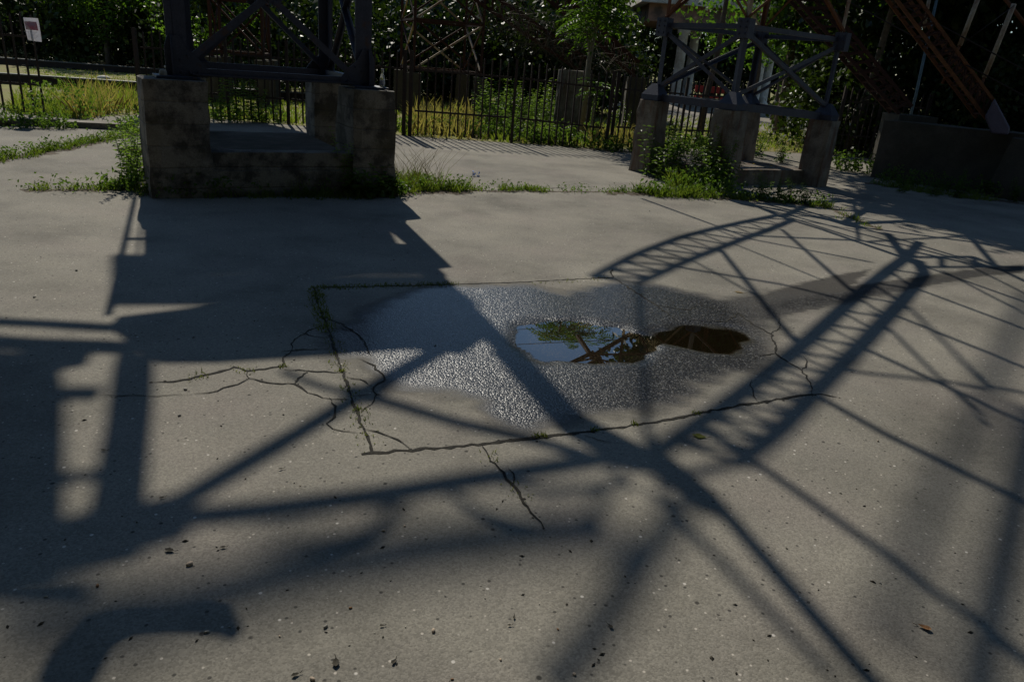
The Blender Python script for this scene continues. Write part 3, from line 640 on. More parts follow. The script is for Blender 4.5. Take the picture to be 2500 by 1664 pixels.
for pts, z, w in ([(330,480),(265,765)], 4.2, .05), ([(350,480),(335,620)], 4.2, .02), ([(300,583),(350,583)], 4.2, .045), ([(285,735),(345,735)], 4.2, .05): beam('shadow_rail', pts, z, w, t5)
t6 = empty('shadow_beam', LIFT(900, 1400, 20), 'unseen overhead beam added to cast the soft band across the yard', 'beam')  # added high beams, unseen, casting blurred bands of shade
beam('soft_shadow_beam', [(200,1560),(424,1480),(720,1398),(1054,1335),(1308,1300),(1480,1290)], 18, .16, t6); 
beam('shadow_bar', [(640,1300),(760,1280)], 20, .06, t6); beam('shadow_bar', [(-60,1480),(420,1430)], 20, .09, t6); beam('shadow_bar', [(-60,1610),(330,1575)], 20, .09, t6)
t7 = empty('curved_shadow_bar', LIFT(380, 1530, 3), 'unseen curved bracket hanging overhead near the viewer', 'shadow_bar')  # added unseen arm that casts the arc-shaped shadow
P3 = pl3([(165,1660),(190,1605),(225,1560),(275,1527),(340,1512),(420,1514),(490,1516),(550,1522),(572,1548)], 3.4)
MB().tube(P3, [.085, .09, .085, .072, .06, .05, .048, .046, .03], 8).build('arm', 'rust', t7, True)
bad = [c for c in chk if -20 < c[0] < 2520 and c[1] > -20]
print('overhead points in frame:', len(bad), [tuple(round(v) for v in b) for b in bad[:8]])

# ------------------------------------------------------------------ fences
def fence_bay(root, a, b, za, zb, h, nb, zl=.53, zu=1.35, bw=.031):
    nb = max(3, round((b - a).length / .165)); d = (b - a); mb = MB(); up = Vector((0, 0, 1)); n_ = Vector((d.y, -d.x, 0)).normalized()
    for i in range(nb):
        f = (i + .5) / nb; p = a + d * f; z = za + (zb - za) * f; hh = h + R.uniform(-.02, .02)
        lean = d.normalized() * R.uniform(-.006, .006)
        mb.bar(p + up * (z + .04), p + lean + up * (z + hh - .06), bw, bw, n_)
        t0 = p + lean + up * (z + hh - .06); s = d.normalized() * bw / 2; nn = n_ * bw / 2
        mb.add([t0 - s - nn, t0 + s - nn, t0 + s + nn, t0 - s + nn, t0 + up * .06], [(0, 1, 4), (1, 2, 4), (2, 3, 4), (3, 0, 4)])
    for zr in (zl, zu):
        mb.bar(a + up * (za + zr) + n_ * .016, b + up * (zb + zr) + n_ * .016, .008, .04)
    return mb.build('bar_panel', 'iron', root)
def post(root, p, z, h, w=.06, mat='iron'):
    return MB().prism([(p.x + x * w, p.y + y * w) for x, y in ((-.5, -.5), (.5, -.5), (.5, .5), (-.5, .5))], z - .05, z + h).build('post', mat, root)
def fence(label, pts, hs, bays, phs=1.72):
    f = empty('iron_fence', pts[0], label, 'fence')
    for i, (p, q) in enumerate(zip(pts, pts[1:])):
        fence_bay(f, p + (q - p).normalized() * .09, q - (q - p).normalized() * .09, hs[i], hs[i + 1], 1.70, bays[i])
    for i, p in enumerate(pts): post(f, p, hs[i], phs, .075 if i in (0, len(pts) - 1) else .06)
    return f
def g2(x, y): v = G(x, y); return Vector((v.x, v.y, 0))
fA = [g2(347, 280), g2(560, 293), g2(705, 304), g2(985, 330)]
fence('tall brown iron bar fence seen through and beneath the left tower', fA, [0, 0, 0, 0], [22, 15, 26])
fB = [g2(1000, 332), g2(1248, 349), g2(1478, 364)]
fence('tall brown iron bar fence with weeds between the two towers', fB, [0, 0, -.08], [22, 19])
fC = [g2(1490, 359), g2(1655, 362), g2(1800, 366)]
fence('iron bar fence running behind the piers of the right tower', fC, [-.08, -.1, -.1], [16, 15])
fD = [g2(2030, 378), g2(2120, 386), g2(2230, 400)]
fence('dark iron bar fence between the right tower and the dark concrete wall', fD, [0, 0, 0], [11, 13])
# leaning panel with poster at far left
gp = [g2(-150, 272), g2(122, 288)]
f = empty('fence_panel', gp[1], 'end panel of iron fence with a poster wired to it at the left edge', 'fence')
a, b = gp; fence_bay(f, a, b, .04, .04, 1.78, 11, .55, 1.38, .03)
d = (b - a).normalized(); up = Vector((0, 0, 1)); n_ = Vector((d.y, -d.x, 0))
q0 = AT(58, 42, b.y - .25); 
po = empty('poster', q0, 'small white poster with red picture tied to the top of the iron fence panel', 'poster')
cs = [AT(57, 43, b.y - .12), AT(92, 45, b.y - .12), AT(103, 103, b.y - .12), AT(69, 99, b.y - .12)]
nrm = (cs[1] - cs[0]).cross(cs[3] - cs[0]).normalized()
nrm = nrm if nrm.y < 0 else -nrm
mb = MB(); rows = []
for j in range(7):
    for i in range(5):
        u, v = i / 4, j / 6; p = cs[0].lerp(cs[1], u).lerp(cs[3].lerp(cs[2], u), v)
        mb.v.append(tuple(p + nrm * .012 * math.sin(u * 4 + v * 3) + nrm * (.012 if 0 < i < 4 else 0)))
for j in range(6):
    for i in range(4): mb.f.append((j * 5 + i, j * 5 + i + 1, (j + 1) * 5 + i + 1, (j + 1) * 5 + i))
sheet = mb.build('sheet', 'paper', po); so = sheet.modifiers.new('thick', 'SOLIDIFY'); so.thickness = .003
def on_sheet(u, v, off): return cs[0].lerp(cs[1], u).lerp(cs[3].lerp(cs[2], u), v) + nrm * off
mb = MB(); mb.plate([on_sheet(.08, .16, .03), on_sheet(.92, .16, .03), on_sheet(.95, .52, .03), on_sheet(.1, .52, .03)], nrm, .003); mb.build('printed_picture', 'poster_print', po)
mb = MB()
for k in range(6):
    v = .6 + k * .055; mb.plate([on_sheet(.14, v, .03), on_sheet(.85 - .1 * (k % 3), v, .03), on_sheet(.85 - .1 * (k % 3), v + .014, .03), on_sheet(.14, v + .014, .03)], nrm, .002)
mb.build('text_lines', mat_simple('grey_ink', (.45, .45, .5), .8), po)

# kerbs at left, under the fence panel
kb = [G(-160, 292), G(60, 300), G(150, 304)]
def kerb(name, pts, w, h, label):
    mb = MB()
    for p, q in zip(pts, pts[1:]):
        d = (q - p).normalized(); s = Vector((-d.y, d.x, 0)) * w
        mb.prism([(v.x, v.y) for v in (p, q, q + s, p + s)], -.02, h)
    return tag(mb.build(name, 'kerb'), label, 'kerb')
kerb('kerb_stone', [G(-160, 305), G(150, 309)], .3, .12, 'low concrete kerb below the iron fence panel with poster')
kerb('kerb_stone', [G(158, 311), G(306, 318)], .35, .10, 'worn crumbling kerb across the gate opening left of the tower')
# dark steel channel stub by the left pier
mb = MB(); p = G(292, 376); q = G(345, 378); d = (q - p).normalized(); s = Vector((-d.y, d.x, 0)); zz = Vector((0, 0, 1))
mb.bar(p + zz * .03, q + zz * .03, .10, .012); mb.bar(p + zz * .055 - s * .047, q + zz * .055 - s * .047, .010, .05); mb.bar(p + zz * .055 + s * .047, q + zz * .055 + s * .047, .010, .05)
tag(mb.build('steel_channel', 'rust'), 'short rusty steel channel stub lying beside the left pier', 'steel beam')

# rails on the lawn
def railtrack(label, pts, h):
    e = empty('low_rail', pts[0], label, 'rail')
    d = (pts[1] - pts[0]).normalized(); s = Vector((-d.y, d.x, 0))
    MB().bar(pts[0] + zz * (h * .5), pts[1] + zz * (h * .5), .10, h).build('web', 'iron', e)
    MB().bar(pts[0] + zz * (h + .02), pts[1] + zz * (h + .02), .16, .04).build('rail_head', 'rail', e)
    for k in range(-6, 30):
        p = pts[0] + d * (k * 1.5 + 9)
        if (p - pts[0]).dot(d) < (pts[1] - pts[0]).length: MB().bar(p - s * .35 + zz * .03, p + s * .35 + zz * .03, .2, .06).build('sleeper', 'wall', e)
ra = G(-260, 125, .2); rb_ = G(980, 214, .2)
railtrack('far low steel rail on the lawn in front of the dark trees', [Vector((ra.x, ra.y, 0)), Vector((rb_.x, rb_.y, 0))], .22)
ra = G(-260, 168, .2); rb_ = G(940, 246, .2)
railtrack('near low steel rail on the lawn with a dark gap below', [Vector((ra.x, ra.y, 0)), Vector((rb_.x, rb_.y, 0))], .24)
p = G(253, 192); mb = MB(); mb.tube([p + zz * .0, p + zz * .05, p + zz * .09, p + zz * .1], [.22, .2, .12, .02], 10); tag(mb.build('plastic_lid', 'white', None, True), 'small white plastic object lying on the lawn between the rails', 'litter')

# ------------------------------------------------------------------ right wall, tracks and shoe
wa = G(2124, 432); wb_ = G(2520, 492); wd = (wb_ - wa).normalized(); wn = Vector((-wd.y, wd.x, 0))
wz0 = AT(2172, 294, wa.y).z; wz1 = AT(2520, 329, wb_.y).z
t = empty('concrete_wall', wa, 'long dark concrete wall at the right edge carrying the rusty track', 'wall')
mb = MB(); n = 14
for side in (0, .9):
    for i in range(n + 1):
        f_ = i / n; p = wa + (wb_ + wd * 2.5 - wa) * f_ + wn * side
        for z in (-.05, .35, .75, wz0 + (wz1 - wz0) * f_): mb.v.append((p.x + R.uniform(-.012, .012), p.y + R.uniform(-.012, .012), z + (R.uniform(-.012, .006) if z > .8 else 0)))
o_ = 4 * (n + 1)
for i in range(n):
    for k in range(3):
        mb.f.append((i * 4 + k, (i + 1) * 4 + k, (i + 1) * 4 + k + 1, i * 4 + k + 1)); mb.f.append((o_ + i * 4 + k, o_ + i * 4 + k + 1, o_ + (i + 1) * 4 + k + 1, o_ + (i + 1) * 4 + k))
    mb.f.append((i * 4 + 3, (i + 1) * 4 + 3, o_ + (i + 1) * 4 + 3, o_ + i * 4 + 3))
for i in (0, n): 
    q = tuple(i * 4 + k for k in range(4)) + tuple(o_ + i * 4 + k for k in (3, 2, 1, 0)); mb.f.append(q)
mb.build('wall_body', 'wall', t)
mb = MB(); p = wa.lerp(wb_, .74); mb.add([tuple(v) for v in (p - wn * .02, p + wd * 1.2 - wn * .02, p + wd * 1.2 - wn * .25, p - wn * .3, p + wd * .15 + zz * (wz1 - .08), p + wd * 1.2 + zz * (wz1 - .08), p + wd * 1.2 - wn * .1 + zz * (wz1 - .1), p + wd * .15 - wn * .1 + zz * (wz1 - .1))], [(3, 2, 6, 7), (0, 3, 7, 4), (2, 1, 5, 6), (4, 7, 6, 5)]); mb.build('buttress', 'wall', t)
def ladder(root, A, B, n, wc, wt, mats, ysep=0.0, diag=False):
    for c_ in (A, B):
        mb = MB(); mb.bar(c_[0], c_[1], wc, wc * 1.3); mb.build('rail', mats[0], root)
        if ysep:
            off = Vector((0, ysep, 0)); mb = MB(); mb.bar(c_[0] + off, c_[1] + off, wc, wc * 1.3); mb.build('rail', mats[0], root)
    for k in range(n):
        f_ = (k + .5) / n; a = A[0].lerp(A[1], f_); b = B[0].lerp(B[1], f_)
        mb = MB(); mb.bar(a, b, wt, wt)
        if ysep: mb.bar(a + Vector((0, ysep, 0)), b + Vector((0, ysep, 0)), wt, wt); mb.bar(a, a + Vector((0, ysep, 0)), wt, wt); mb.bar(b, b + Vector((0, ysep, 0)), wt, wt)
        if diag and k < n - 1:
            b2 = B[0].lerp(B[1], (k + 1.5) / n); mb.bar(a, b2, wt * .8, wt * .8)
        mb.build('tie', mats[1], root)
tr = empty('coaster_track', AT(2436, 310, 14.1), 'orange rusty ladder track sloping down to a purple shoe on the concrete wall', 'track')
def ext(p, q, k): return p + (q - p) * k
A = [AT(2408, 290, 14.2), ext(AT(2408, 290, 14.2), AT(2189, 0, 14.2), 1.4)]; B = [AT(2428, 250, 14.2), ext(AT(2428, 250, 14.2), AT(2243, 0, 14.2), 1.4)]
ladder(tr, A, B, 17, .042, .036, ('orange_rust', 'dark_rust'), .32, True)
mb = MB(); y0 = 14.0
ring = [(AT(2404, 286, y0), AT(2404, 286, y0 + .7)), (AT(2428, 240, y0), AT(2428, 240, y0 + .7)), (AT(2466, 312, y0), AT(2466, 312, y0 + .7)), (AT(2462, 330, y0), AT(2462, 330, y0 + .7)), (AT(2420, 326, y0), AT(2420, 326, y0 + .7))]
m = len(ring); mb.v = [tuple(r[0]) for r in ring] + [tuple(r[1]) for r in ring]
mb.f = [tuple(range(m))[::-1], tuple(range(m, 2 * m))] + [(i, (i + 1) % m, m + (i + 1) % m, m + i) for i in range(m)]
bevel(mb.build('shoe', 'purple', tr), .03)
for (x0, y0_, x1, y1_, Y_, w, mt) in ((2389, -6, 2343, 112, 14.6, .085, 'cream'), (2476, 10, 2403, 190, 14.7, .085, 'cream'), (2403, 190, 2380, 250, 14.7, .05, 'rust'), (2343, 112, 2300, 205, 14.6, .05, 'rust'), (2448, -10, 2520, 82, 14.9, .07, 'rust'), (2340, 115, 2476, 14, 14.65, .015, 'iron'), (2270, -10, 2255, 70, 14.5, .06, 'cream')):
    p, q = AT(x0, y0_, Y_), AT(x1, y1_, Y_); mb = MB()
    mb.tube([p, q], w / 2, 8); mb.build('strut', mt, tr, True)
tr = empty('coaster_track', AT(2205, 275, 15.6), 'dark red ladder track descending behind the right end of the yard', 'track')
A = [AT(2195, 278, 16.2), ext(AT(2195, 278, 16.2), AT(2049, 115, 16.2), 1.9)]; B = [AT(2226, 260, 16.2), ext(AT(2226, 260, 16.2), AT(2100, 108, 16.2), 1.9)]
ladder(tr, A, B, 14, .05, .045, ('dark_rust', 'dark_rust'), .4)
MB().prism([(v.x, v.y) for v in quad(Vector((AT(2225, 290, 16.4).x, 16.5, 0)), .4, .4, Vector((1, 0, 0)), Vector((0, 1, 0)))], -.05, AT(2225, 282, 16.2).z).build('foot_block', 'wall', tr)
p, q = AT(2288, -6, 17.5), AT(2236, 232, 17.5)
o = MB().tube([p, q, Vector((q.x, q.y, 0))], .032, 8).build('thin_pole', 'cyan', None, True); tag(o, 'thin pale blue pole between the two rusty ladder tracks', 'pole')

# ------------------------------------------------------------------ rusty structures behind the fence
def rusty_tower(label, cx, cy, s, z0, z1, lv, rot, mats=('rust', 'rust')):
    t = empty('rusty_tower', (cx, cy, 0), label, 'tower'); cr, sr = math.cos(rot), math.sin(rot)
    cs_ = [Vector((cx + (x * cr - y * sr) * s, cy + (x * sr + y * cr) * s, 0)) for x, y in ((-.5, -.5), (.5, -.5), (.5, .5), (-.5, .5))]
    for c in cs_:
        MB().bar(c + zz * z0, c + zz * z1, .07, .07).build('leg', mats[0], t)
        rough_block([(c.x + x * .2, c.y + y * .2) for x, y in ((-1, -1), (1, -1), (1, 1), (-1, 1))], -.05, z0, .05, .02, 3, 3).build('footing', 'wall', t)
    for i in range(4):
        a, b = cs_[i], cs_[(i + 1) % 4]
        for k, z in enumerate(lv): MB().bar(a + zz * z, b + zz * z, .06, .06).build('cross_beam', mats[0], t)
        for zl, zh in zip(lv, lv[1:]):
            MB().bar(a + zz * zl, b + zz * zh, .04, .05).build('brace', mats[1], t); MB().bar(b + zz * zl, a + zz * zh, .04, .05).build('brace', mats[0], t)
    return t
c1 = AT(1075, 150, 22.5); rusty_tower('rusty brown lattice tower behind the fence right of the left tower', c1.x, c1.y, 1.9, 1.15, 3.95, [1.25, 2.5, 3.85], .35, ('dark_rust', 'cream'))
c2 = AT(590, 120, 21.5); rusty_tower('rusty lattice tower seen through the braces of the left tower', c2.x, c2.y, 1.3, 1.15, 4.1, [1.3, 2.6, 4.0], .2, ('dark_rust', 'dark_rust'))
def incline(label, p0, p1, Y_, w):
    t = empty('coaster_track', AT(*p1, Y_), label, 'track'); a0, a1 = ext(AT(*p1, Y_), AT(*p0, Y_), 1.3), AT(*p1, Y_)
    off = Vector((.0, 0, .42)); ladder(t, [a1, a0], [a1 + off, a0 + off], 16, .06, .035, ('dark_rust', 'dark_rust'), w, True); 
    g = Vector((a1.x, a1.y, 0)); rough_block([(g.x + x * .28, g.y + .2 + y * .28) for x, y in ((-1, -1), (1, -1), (1, 1), (-1, 1))], -.05, a1.z, .03, .03, 3, 3).build('foot_block', 'wall', t)
incline('rusty truss track slanting down behind the fence to a broken concrete block', (1160, 0), (1428, 182), 22.0, .6)
incline('rusty truss track slanting down behind the thin tree', (1348, 5), (1556, 190), 23.0, .6)
# dry brushwood tangled on the tracks
bw = MB()
for i in range(260):
    f_ = R.random(); p = AT(1200 + 330 * f_ + R.uniform(-60, 40), 10 + 165 * f_ + R.uniform(-40, 30), 21.6 + R.uniform(-.4, .4)); d = Vector((R.uniform(-1, 1), R.uniform(-.4, .4), R.uniform(-.8, .3))).normalized()
    bw.tube([p, p + d * .3 + Vector((0, 0, -.03)), p + d * R.uniform(.5, .9) + Vector((0, 0, -.12))], [.008, .006, .002], 3, False)
tag(bw.build('dead_creeper', 'bark'), 'tangle of dry brown creeper hanging on the slanting tracks', 'creeper', kind='stuff')
# broken block with brick edge behind fence
p = AT(1395, 215, 20.0); mbk = rough_block([(p.x - .38, 19.7), (p.x + .38, 19.7), (p.x + .38, 20.3), (p.x - .38, 20.3)], -.05, AT(1395, 172, 19.7).z, .03, .05, 5, 4); tag(mbk.build('concrete_block', 'pale_concrete'), 'broken orange edged concrete block behind the fence by the thin tree', 'block')

# ------------------------------------------------------------------ pavilion
t = empty('pavilion', AT(1660, 235, 45), 'old white column pavilion with pink beam under a flat roof beyond the fence', 'building')
def column(xpx, D, ztop):
    c = AT(xpx, 200, D); e = MB()
    n = 20; o = []
    zs = [0, .25, .3, ztop - .5, ztop - .45, ztop]; rs = [.36, .36, .28, .25, .33, .38]
    for z, r_ in zip(zs, rs):
        for k in range(n * 2):
            a_ = PI * k / n; r2 = r_ * (1 - (.09 if k % 2 and .3 <= z <= ztop - .5 else 0)); e.v.append((c.x + r2 * math.cos(a_), c.y + r2 * math.sin(a_), z))
    m = 2 * n
    for i in range(len(zs) - 1):
        for k in range(m): e.f.append((i * m + k, i * m + (k + 1) % m, (i + 1) * m + (k + 1) % m, (i + 1) * m + k))
    e.build('column', 'white', t, True)
column(1652, 43, 4.1); column(1680, 46, 4.1); column(1848, 44, 4.1); column(1870, 50, 4.1)
a = AT(1572, 100, 43); b = AT(1890, 100, 43)
MB().prism([(a.x, 42.6), (b.x, 42.6), (b.x, 50), (a.x, 50)], 4.1, 4.95).build('beam', 'pink', t)
MB().prism([(a.x - .5, 42.1), (b.x + .4, 42.1), (b.x + .4, 50.5), (a.x - .5, 50.5)], 4.95, 5.35).build('roof', 'white', t)
p = AT(1724, 225, 37); mb = MB(); mb.bar(p + Vector((-.5, 0, -.2)), p + Vector((.9, 0, -.2)), .35, .1); mb.bar(p + Vector((-.4, 0, -.65)), p + Vector((-.4, 0, -.2)), .3, .08); mb.bar(p + Vector((.8, 0, -.65)), p + Vector((.8, 0, -.2)), .3, .08); mb.bar(p + Vector((-.5, .2, .12)), p + Vector((.9, .2, .12)), .05, .3)
tag(mb.build('bench', 'red_paint'), 'faded red bench standing near the white columns', 'bench')

# ------------------------------------------------------------------ foliage
def make_crown(n_cl, per, rx, rz, zc, leaf, spread, seed):
    rs = np.random.RandomState(seed)
    V = []
    cen = []
    while len(cen) < n_cl:
        v = rs.uniform(-1, 1, 3); l = np.linalg.norm(v)
        if 0.35 < l < 1:
            w = 1 + .22 * math.sin(3 * math.atan2(v[1], v[0]) + seed) + .15 * math.sin(5 * v[2] + seed)
            cen.append(v / l * l ** .5 * w)
    cen = np.array(cen) * (rx, rx, rz) + (0, 0, zc)
    for c in cen:
        k = rs.randint(per // 2, per); pts = c + rs.normal(0, 1, (k, 3)) * spread * rs.uniform(.6, 1.25)
        d = rs.normal(0, 1, (k, 3)) + (0, 0, -.5); d /= np.linalg.norm(d, axis=1)[:, None]
        s = np.cross(d, rs.normal(0, 1, (k, 3)) + (0, 0, 1.2)); s /= np.linalg.norm(s, axis=1)[:, None] + 1e-6
        L = leaf * rs.uniform(.6, 1.3, k)[:, None]
        nrm = np.cross(s, d)
        V.append(np.stack([pts, pts + d * L * .5 + s * L * .32 + nrm * L * .08, pts + d * L, pts + d * L * .5 - s * L * .32 + nrm * L * .08], 1))
    V = np.concatenate(V).reshape(-1, 3)
    V[:, 2] = np.maximum(V[:, 2], .03)
    me = bpy.data.meshes.new('crown'); n = len(V) // 4
    me.vertices.add(len(V)); me.vertices.foreach_set('co', V.astype(np.float32).ravel())
    me.loops.add(4 * n); me.loops.foreach_set('vertex_index', np.arange(4 * n, dtype=np.int32))
    me.polygons.add(n); me.polygons.foreach_set('loop_start', np.arange(0, 4 * n, 4, dtype=np.int32)); me.polygons.foreach_set('loop_total', np.full(n, 4, np.int32))
    me.update(calc_edges=True); me.validate()
    return me
def trunk_mb(h, r, seed, bare=0.3):
    rr = random.Random(seed); mb = MB(); pts = [Vector((0, 0, -.1))]; x = y = 0
    for k in range(1, 7):
        x += rr.uniform(-.12, .12); y += rr.uniform(-.12, .12); pts.append(Vector((x, y, h * k / 6)))
    mb.tube(pts, [r * (1.25 if k == 0 else 1 - .13 * k) for k in range(7)], 8)
    for k in range(7):
        z = h * rr.uniform(bare, .85); i = min(5, int(z / h * 6)); p = pts[i].lerp(pts[i + 1], z / h * 6 - i); a = rr.uniform(0, 2 * PI); l = h * rr.uniform(.2, .38)
        d = Vector((math.cos(a), math.sin(a), rr.uniform(.3, .9)))
        mb.tube([p, p + d * l * .5, p + d * l + Vector((0, 0, l * .2))], [r * .4, r * .25, r * .08], 5)
    return mb
def make_tree(name, label, cat, h, rx, zc, rz, n_cl, per, leaf, spread, mat, seed, loc, trunk_r=.16, bare=.3, bark='bark'):
    t = empty(name, (0, 0, 0), label, cat)
    me = make_crown(n_cl, per, rx, rz, zc, leaf, spread, seed); me.materials.append(MAT[mat])
    c = bpy.data.objects.new('crown', me); C.objects.link(c); c.parent = t
    trunk_mb(h, trunk_r, seed, bare).build('trunk', bark, t, True)
    t.location = loc
    return t
# kinds: broad tree, tall tree, round shrub
kinds = [make_tree('broadleaf_tree', 'x', 'tree', 6.5, 3.0, 4.4, 4.0, 190, 60, .26, .42, 'tree_leaf', 3, (-200, 200, 0)),
         make_tree('broadleaf_tree', 'x', 'tree', 6.0, 2.8, 4.0, 3.9, 190, 60, .24, .40, 'tree_leaf', 7, (-200, 210, 0)),
         make_tree('leafy_shrub', 'x', 'shrub', 1.6, 1.5, 1.3, 1.35, 100, 50, .15, .22, 'tree_leaf', 5, (-200, 220, 0), .05),
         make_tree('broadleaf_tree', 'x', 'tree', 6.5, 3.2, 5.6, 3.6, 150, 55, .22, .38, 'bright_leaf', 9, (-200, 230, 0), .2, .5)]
used = set()
def place(k, x, y, s, label, group, sz=None):
    if k in used: o = copy_tree(kinds[k])
    else: o = kinds[k]; used.add(k)
    o.location = (x, y, 0); o.scale = (s, s, sz or s); o.rotation_euler = (0, 0, R.uniform(0, 6.28))
    o['label'] = label; o['group'] = group
    return o
GT = 'trees of the dark wood beyond the lawn'
def row(n, x0, x1, y0, y1, ks, s0, s1, label, group, sz=None):
    for i in range(n):
        f_ = (i + .5) / n
        place(R.choice(ks), x0 + (x1 - x0) * f_ + R.uniform(-.8, .8), y0 + (y1 - y0) * f_ + R.uniform(-1.5, 1.5), R.uniform(s0, s1), label, group, sz)
row(9, -36, -13, 46, 46, (0, 1), .95, 1.15, 'dense dark tree in the wood beyond the left lawn and rails', 'trees beyond the left lawn')
row(8, -34, -13, 54, 54, (0, 1), 1.2, 1.4, 'tall dark tree at the back of the wood beyond the rails', 'back row of trees beyond the rails')
row(7, -12, 2.6, 45, 43, (0, 1), .85, 1.0, 'dense dark tree in the wood behind the rusty tower and slanting tracks', 'trees behind the rusty tracks')
row(6, -13, 6, 53, 55, (0, 1), 1.0, 1.15, 'dark tree at the back of the wood behind the slanting tracks', 'back row of trees behind the rusty tracks')
row(6, 6, 22, 58, 58, (0, 1), 1.2, 1.5, 'dark tree standing behind the white column pavilion', 'trees behind the pavilion')
row(12, -30, -7, 36.5, 34, (2,), 1.3, 1.9, 'dark leafy shrub at the edge of the wood behind the far rail', 'shrubs along the far rail')
row(9, -7, 3.4, 31, 29, (2,), 1.1, 1.6, 'dark leafy shrub behind the rusty tower and tracks', 'shrubs behind the rusty tracks')
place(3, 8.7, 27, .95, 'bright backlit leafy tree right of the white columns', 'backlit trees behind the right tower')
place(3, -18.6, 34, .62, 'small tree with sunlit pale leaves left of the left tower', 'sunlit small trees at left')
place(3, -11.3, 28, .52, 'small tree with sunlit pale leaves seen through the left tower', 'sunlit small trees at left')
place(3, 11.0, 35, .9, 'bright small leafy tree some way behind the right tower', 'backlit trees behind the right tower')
for x, y, s, sz in ((10.5, 24, 1.05, 1.1), (13.0, 21.5, 1.1, 1.2), (15.8, 20, 1.1, 1.2), (12, 28, 1.1, 1.3), (16, 26, 1.2, 1.3), (20, 23, 1.2, 1.3)):
    place(R.choice((0, 1)), x, y, s, 'tall dense tree shading the right end of the yard behind the tracks', 'trees behind the right tracks', sz)
row(7, 7.4, 16, 21.5, 19.0, (2,), .8, 1.1, 'dark shrub behind the fence and wall at right', 'shrubs behind the right wall')
for k, (x, y, s) in enumerate(((-9.3, 27, 1.5), (-7.4, 26, 1.3))):
    place(2, x, y, s, ('large leafy shrub behind the left end of the left tower', 'leafy shrub behind the middle of the left tower')[k], 'shrubs behind the left tower')
for k in range(13):  # unseen trees ringed behind the camera to hold back skylight
    a_ = math.radians(100 + 160 * k / 12); d_ = 13.5 + 3 * (k % 2)
    place(R.choice((0, 1)), d_ * math.sin(a_), 3 + d_ * math.cos(a_), R.uniform(1.9, 2.3), 'big tree outside the picture, added on the near side to cut skylight', 'unseen trees added around the near side of the yard', 2.1)
# high crowns over the right side: shade with sun flecks
for x, y, s in ((7.0, 17.6, .62), (8.9, 16.4, .55)):
    pass
for k in range(4):
    if k not in used:
        for ch in list(kinds[k].children): bpy.data.objects.remove(ch)
        bpy.data.objects.remove(kinds[k])
# overhanging tree on the right (trunk behind the dark wall, crown above the frame)
make_tree('overhanging_tree', 'large tree whose high crown shades the right end of the yard beside the wall', 'tree', 5.6, 2.2, 6.6, 2.0, 300, 80, .24, .34, 'tree_leaf', 21, (5.5, 19.4, 0), .13, .7)
make_tree('overhanging_tree', 'slim tree whose small high crown shades the end of the yard beside the right slab', 'tree', 6.6, 1.7, 7.6, 1.3, 170, 70, .22, .3, 'tree_leaf', 29, (4.2, 19.0, 0), .09, .8)
make_tree('overhanging_tree', 'spreading tree whose crown darkens the wall and tracks at the right edge', 'tree', 5.8, 3.0, 6.8, 2.2, 300, 80, .24, .36, 'tree_leaf', 23, (8.6, 20.6, 0), .15, .7)

PIT_Z = -.0135
def refl(x, y, D):      # point at distance D on the mirrored sight line from the puddle
    g = G(x, y, -.0135); d = ray(x, y); d = Vector((d[0], d[1], -d[2])); return g + d * (D / d.y)
# pinnate-leaved young tree behind the fence
def frond(mb, p, d, L, n, w):
    d = d.normalized(); side = d.cross(Vector((0, 0, 1))).normalized()
    for k in range(1, n + 1):
        f_ = k / n; q = p + d * L * f_ + Vector((0, 0, -L * .35 * f_ * f_)); l = L * .27 * math.sin(PI * (.25 + .62 * f_)) 
        for s in (-1, 1):
            mb.leaf(q, side * s + d * .55 + Vector((0, 0, -.25 + R.uniform(-.2, .2))), Vector((0, 0, 1)) + side * s * .3, l, w, .1)
    mb.leaf(p + d * L + Vector((0, 0, -L * .35)), d + Vector((0, 0, -.6)), Vector((0, 0, 1)), L * .2, w)
tb = AT(1428, 245, 18.4); tb.z = 0
t = empty('pinnate_tree', tb, 'slender young tree with long feathery leaves just behind the fence', 'tree')
tp = [tb, AT(1438, 150, 18.4), AT(1452, 75, 18.4), AT(1462, 20, 18.4)]; top = AT(1475, -80, 18.4); top2 = top + Vector((-.15, -.1, 1.1))
MB().tube(tp + [top, top2], [.075, .06, .05, .045, .035, .02], 8).build('trunk', 'pale_bark', t, True)
tp2 = [AT(1440, 135, 18.4), AT(1434, 90, 18.38), AT(1428, 40, 18.3), AT(1415, -40, 18.2)]
MB().tube(tp2, [.03, .026, .02, .015], 6).build('branch', 'pale_bark', t, True)
cr = MB()
roots = [(refl(x_, y_, 18.4 + dy_), .9) for x_, y_, dy_ in ((1345, 800, .3), (1385, 805, -.4), (1410, 820, .2), (1435, 800, .3), (1455, 822, -.2), (1375, 822, 0))] + [(tp[2], .3), (tp[3], .5), (top, .8), (top2, .9), (tp2[2], .5), (tp2[3], .6), (top.lerp(top2, .5), .9), (AT(1478, 45, 18.2), .4), (AT(1490, 0, 18.2), .5), (tp[3].lerp(top, .5), .8)]
for p, s in roots:
    for k in range(13):
        a = R.uniform(0, 2 * PI); d = Vector((math.cos(a), math.sin(a), R.uniform(-.25, .6)))
        frond(cr, p + Vector((R.uniform(-.1, .1), R.uniform(-.1, .1), R.uniform(-.15, .2))), d, R.uniform(.55, .95), 9, .055)
cr.build('crown', 'ail_leaf', t)
sb = AT(1452, 235, 18.1); sb.z = 0
t = empty('pinnate_sapling', sb, 'low sapling with drooping feathery grey green leaves at the foot of the thin tree', 'plant')
cr = MB(); p = Vector((sb.x, sb.y, 1.35)); MB().tube([sb, p], [.03, .015], 6).build('stem', 'pale_bark', t)
